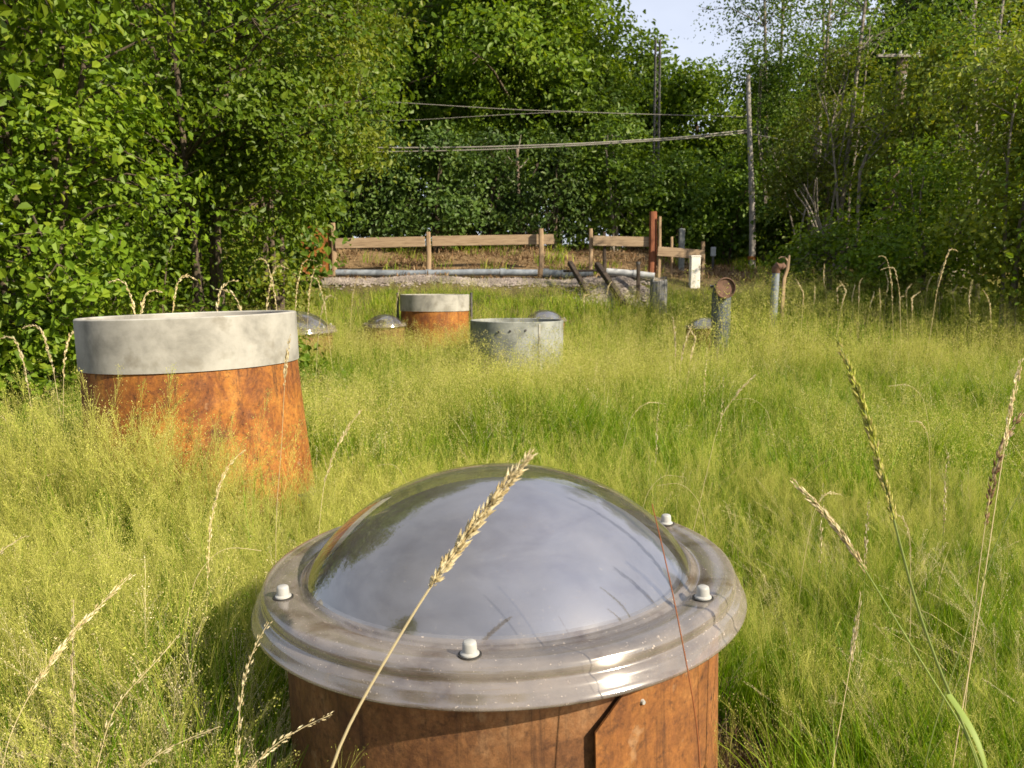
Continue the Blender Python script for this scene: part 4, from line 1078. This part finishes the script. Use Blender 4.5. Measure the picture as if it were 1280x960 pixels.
def stalk(P, head, label, seed, mat_head='straw', mat_stem='straw', r0=.0013, n=90, L=.012, wd=.11, splay=.5, group=None, leaf=None, name='grass_stalk', root=True):
    """P: world points from low to tip; head: share of the length that is seed head"""
    P = [np.asarray(q, float) for q in P]
    if root:
        d = norm(P[0] - P[1]); gg = float(ground_z(P[0][0], P[0][1])); g0 = P[0] + d * np.array([1, 1, 0]) * .35 * max(0., P[0][2] - gg); gz = float(ground_z(g0[0], g0[1])); P = [np.array([g0[0], g0[1], gz - .02])] + P
    else: gz = P[0][2]
    o_ = np.array([P[0][0], P[0][1], gz])
    t = thing(name, o_, label, 'grass stalk', group)
    Pi = spline([q - o_ for q in P], 40)
    m = MB(); m.tube(Pi, np.linspace(r0, r0 * .5, 40), 6, True, .55); m.build('stem', M[mat_stem], t)
    if head > 0:
        seg = np.concatenate([[0], np.cumsum(np.linalg.norm(np.diff(Pi, axis=0), axis=1))]); k0 = np.searchsorted(seg, seg[-1] * (1 - head)); ax = Pi[min(k0, 37):]
        V, T, ti = spikelets(ax, int(n * 1.8), L, wd, splay, seed)
        link('seed_head', arr_mesh('seed_head', V, None, T, ti), M[mat_head], t)
    if leaf is not None:
        Q = spline([np.asarray(q, float) - o_ for q in leaf], 16); w = .006 * np.sin(np.linspace(.35, 1, 16) * np.pi) + .0004
        tn = norm(np.gradient(Q, axis=0)); sd = norm(np.cross(tn, np.array([.2, -1, .35]))); md_ = Q + np.cross(sd, tn) * .0015
        V = np.stack([Q - sd * w[:, None], md_, Q + sd * w[:, None]], 1).reshape(-1, 3)
        k = np.arange(15)[:, None] * 3; qs = np.concatenate([k + np.array([[0, 1, 4, 3]]), k + np.array([[1, 2, 5, 4]])])
        link('leaf', arr_mesh('leaf', V, qs, None, np.full(len(V), .25), True), M['stem_green'], t)
    return t

D = 1.28
stalk([at(408, 962, 1.20), at(440, 895, 1.22), at(490, 812, 1.24), at(545, 718, 1.26), at(570, 690, 1.27), at(605, 640, 1.28), at(635, 598, 1.28), at(664, 568, 1.28)], .215, 'thick straw-coloured seed head arching up in front of the acrylic dome', 1, n=260, L=.023, wd=.12, splay=.55, r0=.0032, mat_head='straw')
stalk([at(1232, 962, 1.45), at(1195, 890, 1.47), at(1150, 775, 1.5), at(1120, 662, 1.52), at(1098, 572, 1.55), at(1075, 490, 1.55), at(1046, 424, 1.55)], .27, 'tall green stalk with long pale seed head at right', 2, 'panicle', 'stem_green', .0036, 200, .022, .13, .40, leaf=[at(1186, 868, 1.47), at(1198, 885, 1.45), at(1216, 912, 1.42), at(1230, 945, 1.40), at(1238, 1000, 1.38)])
stalk([at(1220, 930, 1.42), at(1165, 850, 1.45), at(1105, 750, 1.48), at(1050, 662, 1.5), at(1020, 625, 1.5), at(989, 601, 1.5)], .18, 'thin stalk with slim pale seed head leaning left at right', 3, 'straw', 'stem_green', .0021, 100, .020, .11, .24)
stalk([at(872, 900, 1.35), at(858, 830, 1.36), at(845, 760, 1.37), at(832, 700, 1.38), at(815, 630, 1.39)], .0, 'thin reddish weed stem in front of the right side of the dome', 4, mat_stem='red_weed', r0=.0020, name='weed_stem')
stalk([at(1225, 700, 2.0), at(1240, 600, 2.0), at(1258, 535, 2.0), at(1290, 505, 2.0)], .3, 'reddish drooping seed head at the right edge', 5, 'litter', 'straw', .0012, 80, .022, .14, .4)
stalk([at(1190, 960, 1.7), at(1225, 760, 1.75), at(1255, 560, 1.8), at(1276, 450, 1.8)], .16, 'tall dry stalk with tan spike at the right edge', 6, 'straw', 'straw', .0013, 60, .016, .14, .2)
stalk([at(1160, 930, 1.6), at(1205, 800, 1.65), at(1255, 650, 1.7), at(1290, 590, 1.7)], 0, 'bare dark green stalk slanting to the right edge', 7, mat_stem='stem_green', r0=.0016)
stalk([at(1040, 960, 1.6), at(1060, 850, 1.62), at(1076, 740, 1.65)], .2, 'short upright dry spike below the leaning right stalks', 8, n=50, L=.014, splay=.15, r0=.001)
stalk([at(90, 840, 1.75), at(91, 800, 1.75), at(92, 750, 1.75)], .75, 'upright pale dry spike in the left foreground grass', 9, n=70, L=.02, splay=.12, r0=.0015)
stalk([at(5, 930, 1.5), at(40, 860, 1.52), at(90, 790, 1.55), at(165, 718, 1.6)], .3, 'long dry stalk slanting across the left foreground', 10, n=60, L=.018, splay=.3, r0=.0012)
stalk([at(140, 880, 1.5), at(185, 840, 1.52), at(225, 792, 1.55)], .55, 'pale feathery seed head left of the dome flange', 11, n=60, L=.014, splay=.35, r0=.001)
stalk([at(170, 955, 1.3), at(215, 930, 1.32), at(245, 920, 1.33), at(275, 908, 1.33)], .5, 'bleached seed head lying over in the lower left grass', 12, n=50, L=.014, splay=.35, r0=.001)
stalk([at(300, 965, 1.25), at(335, 935, 1.27), at(380, 905, 1.3), at(415, 893, 1.3)], .55, 'bleached seed head lying against the left foot of the shaft', 13, n=60, L=.014, splay=.4, r0=.001)
stalk([at(300, 870, 1.5), at(312, 820, 1.5), at(325, 790, 1.5), at(336, 778, 1.5)], .6, 'tan seed head touching the left rim of the flange', 14, n=60, L=.016, splay=.3, r0=.0012)
stalk([at(-20, 720, 1.9), at(-5, 690, 1.9), at(15, 675, 1.9), at(32, 670, 1.9)], .6, 'arching pale seed head at the left edge', 15, n=60, L=.02, splay=.25, r0=.0014)
stalk([at(262, 660, 2.4), at(272, 610, 2.4), at(285, 575, 2.4), at(305, 563, 2.4)], .45, 'arching dry stalk in front of the rusty shaft foot', 16, n=60, L=.02, splay=.2, r0=.0014)
stalk([at(345, 640, 2.6), at(352, 560, 2.6), at(357, 450, 2.6), at(362, 420, 2.6)], .14, 'tall thin straw stalk crossing the right side of the concrete collar', 17, n=50, L=.018, splay=.2, r0=.0013)
stalk([at(405, 600, 2.9), at(420, 560, 2.9), at(440, 525, 2.9), at(452, 512, 2.9)], .3, 'straw stalk leaning right beside the rusty shaft', 18, n=50, L=.02, splay=.3, r0=.0014)
stalk([at(900, 520, 3.4), at(915, 500, 3.4), at(930, 480, 3.4), at(945, 468, 3.4)], .2, 'thin arching straw in the middle of the meadow', 19, n=40, L=.018, splay=.2, r0=.0013)
for k, (px, py, d) in enumerate(((1086, 625, 2.4), (1030, 605, 2.4), (1185, 565, 2.6), (824, 500, 3.4), (884, 432, 4.5), (905, 470, 4.0))):
    stalk([at(px - 4, py + 70, d), at(px - 2, py + 25, d), at(px, py, d)], .3, 'small upright orange-tan seed spike in the right half of the meadow', 30 + k, 'straw', 'stem_green', .0011, 40, .013, .16, .18, group='small upright seed spikes')
# thin arching straws all over the meadow
ar_ = np.random.default_rng(404)
for k in range(18):
    d = ar_.uniform(1.9, 5.5); px = ar_.uniform(-20, 1300); dx = ar_.choice((-1, 1)); x = (px - 640) / FPX * d
    if any((x - a) ** 2 + (d - b) ** 2 < (c + .15) ** 2 for a, b, c in shafts) or (330 < px < 930 and d < 2.7) or (60 < px < 420 and 3.2 < d < 5): continue
    g_ = np.array([x, d, float(ground_z(x, d))]); h = ar_.uniform(.60, .80); w_ = ar_.uniform(.05, .2)
    stalk([g_ + np.array([0, 0, .02]), g_ + np.array([dx * w_ * .15, 0, h * .5]), g_ + np.array([dx * w_ * .5, 0, h * .88]), g_ + np.array([dx * w_, .02, h]), g_ + np.array([dx * w_ * 1.7, .03, h * .97])], ar_.choice((0, .2, .3)), 'thin pale arching straw standing out of the meadow grass', 200 + k, n=36, L=.012, splay=.3, r0=.0013, group='thin arching straws in the meadow', root=False)
# groups farther back
sk = 60
def row(spots, label, group, hgt, arch, mat='straw'):
    global sk
    for (px, py, d) in spots:
        s = random.choice((-1, 1)) if arch else 0
        h = hgt * random.uniform(.8, 1.2); e = at(px, py, d)
        b = e + np.array([-s * h * .1, 0, -h * .5])
        if arch: P = [b, e + np.array([-s * .015, 0, -h * .22]), e + np.array([-s * .01, 0, -.06]), e + np.array([s * .02, 0, 0]), e + np.array([s * random.uniform(.05, .1), 0, random.uniform(-.01, .02)]), e + np.array([s * random.uniform(.11, .19), 0, random.uniform(-.07, .0)])]
        else: P = [b, e + np.array([random.uniform(-.05, .05), 0, -h * .3]), e + np.array([random.uniform(-.12, .12), 0, random.uniform(-.12, .1)])]
        stalk(P, .36 if not arch else .42, label, sk, mat, 'straw', .0022, 46, .035, .16, .28, group=group); sk += 1
row([(158, 345, 5.6), (180, 358, 5.4), (222, 340, 5.6), (276, 350, 5.7), (296, 362, 5.6)], 'arching straw-coloured seed head rising behind the big concrete collar', 'arching seed heads behind the big collar', .5, True)
row([(333, 318, 7.5), (341, 330, 7.4), (377, 322, 9), (398, 345, 9), (405, 368, 8), (392, 330, 9), (445, 345, 12), (500, 352, 13)], 'straw-coloured seed head in front of the rusty sheet', 'seed heads in front of the rusty sheet', .6, True)
row([(20, 418, 5.5), (52, 405, 5.8), (85, 412, 5.6)], 'drooping straw seed head by the bramble at the left edge', 'seed heads by the left bramble', .5, True)
row([(x, 345 + random.uniform(-10, 16), 11 + random.uniform(-.8, .8)) for x in (1005, 1018, 1034, 1048, 1055, 1068, 1075, 1090, 1102, 1110, 1126, 1135, 1142, 1160, 1176, 1195, 1215, 1240)], 'upright tan seed head along the foot of the dark right-hand bushes', 'upright seed heads by the right-hand bushes', .6, False)
row([(1110, 318, 9.5), (1185, 308, 9), (1120, 332, 10)], 'tall pale seed head arching before the dark right-hand bushes', 'tall arching seed heads at right', .7, True)
row([(855, 402, 7.5), (845, 408, 7.6), (730, 360, 14), (760, 345, 15), (876, 325, 15), (866, 400, 7.4)], 'straw seed head standing above the middle grass', 'seed heads above the middle grass', .5, False)

# ------------------------------------------------------------------ light
EL, AZ = 34.0, 54.0     # the sun stands low, behind the camera to the right
S = Vector((math.sin(R(AZ)) * math.cos(R(EL)), -math.cos(R(AZ)) * math.cos(R(EL)), math.sin(R(EL))))
sl = bpy.data.lights.new("sun", "SUN"); sl.energy = 5.0; sl.angle = R(.5); sl.color = (1.0, .875, .66)
so = bpy.data.objects.new("sun", sl); COL.objects.link(so); so.rotation_euler = S.to_track_quat('Z', 'Y').to_euler(); so.location = (20, -20, 30)
w = bpy.data.worlds.new("World"); scene.world = w; w.use_nodes = True
wt = w.node_tree; bg = wt.nodes["Background"]
st = wt.nodes.new("ShaderNodeTexSky"); st.sky_type = 'NISHITA'; st.sun_disc = False; st.sun_elevation = R(EL); st.sun_rotation = R(180 - AZ); st.dust_density = 1.5
tc = wt.nodes.new("ShaderNodeTexCoord"); mp = wt.nodes.new("ShaderNodeMapping"); mp.inputs["Scale"].default_value = (1.6, 1.6, 3.5)
wt.links.new(tc.outputs["Generated"], mp.inputs[0])
nz = wt.nodes.new("ShaderNodeTexNoise"); nz.inputs["Scale"].default_value = 1.0; nz.inputs["Detail"].default_value = 5; nz.inputs["Roughness"].default_value = .58
wt.links.new(mp.outputs[0], nz.inputs["Vector"])
rp = wt.nodes.new("ShaderNodeValToRGB"); rp.color_ramp.elements[0].position = .32; rp.color_ramp.elements[1].position = .72
wt.links.new(nz.outputs["Fac"], rp.inputs[0])
mx = wt.nodes.new("ShaderNodeMix"); mx.data_type = 'RGBA'; mx.inputs[7].default_value = (10.6, 11.2, 13.0, 1)
mt = wt.nodes.new("ShaderNodeMath"); mt.operation = 'MULTIPLY_ADD'; mt.inputs[1].default_value = .35; mt.inputs[2].default_value = .40
wt.links.new(rp.outputs[0], mt.inputs[0]); wt.links.new(mt.outputs[0], mx.inputs[0]); wt.links.new(st.outputs[0], mx.inputs[6]); wt.links.new(mx.outputs[2], bg.inputs[0])
bg.inputs[1].default_value = .053

scene.view_settings.view_transform = 'Standard'; scene.view_settings.look = 'None'
scene.view_settings.exposure = 1.0; scene.view_settings.gamma = 1
scene.view_settings.use_curve_mapping = False
scene.render.engine = 'CYCLES'
scene.cycles.max_bounces = 7; scene.cycles.diffuse_bounces = 3; scene.cycles.glossy_bounces = 3; scene.cycles.transmission_bounces = 3; scene.cycles.transparent_max_bounces = 8
scene.cycles.use_denoising = True
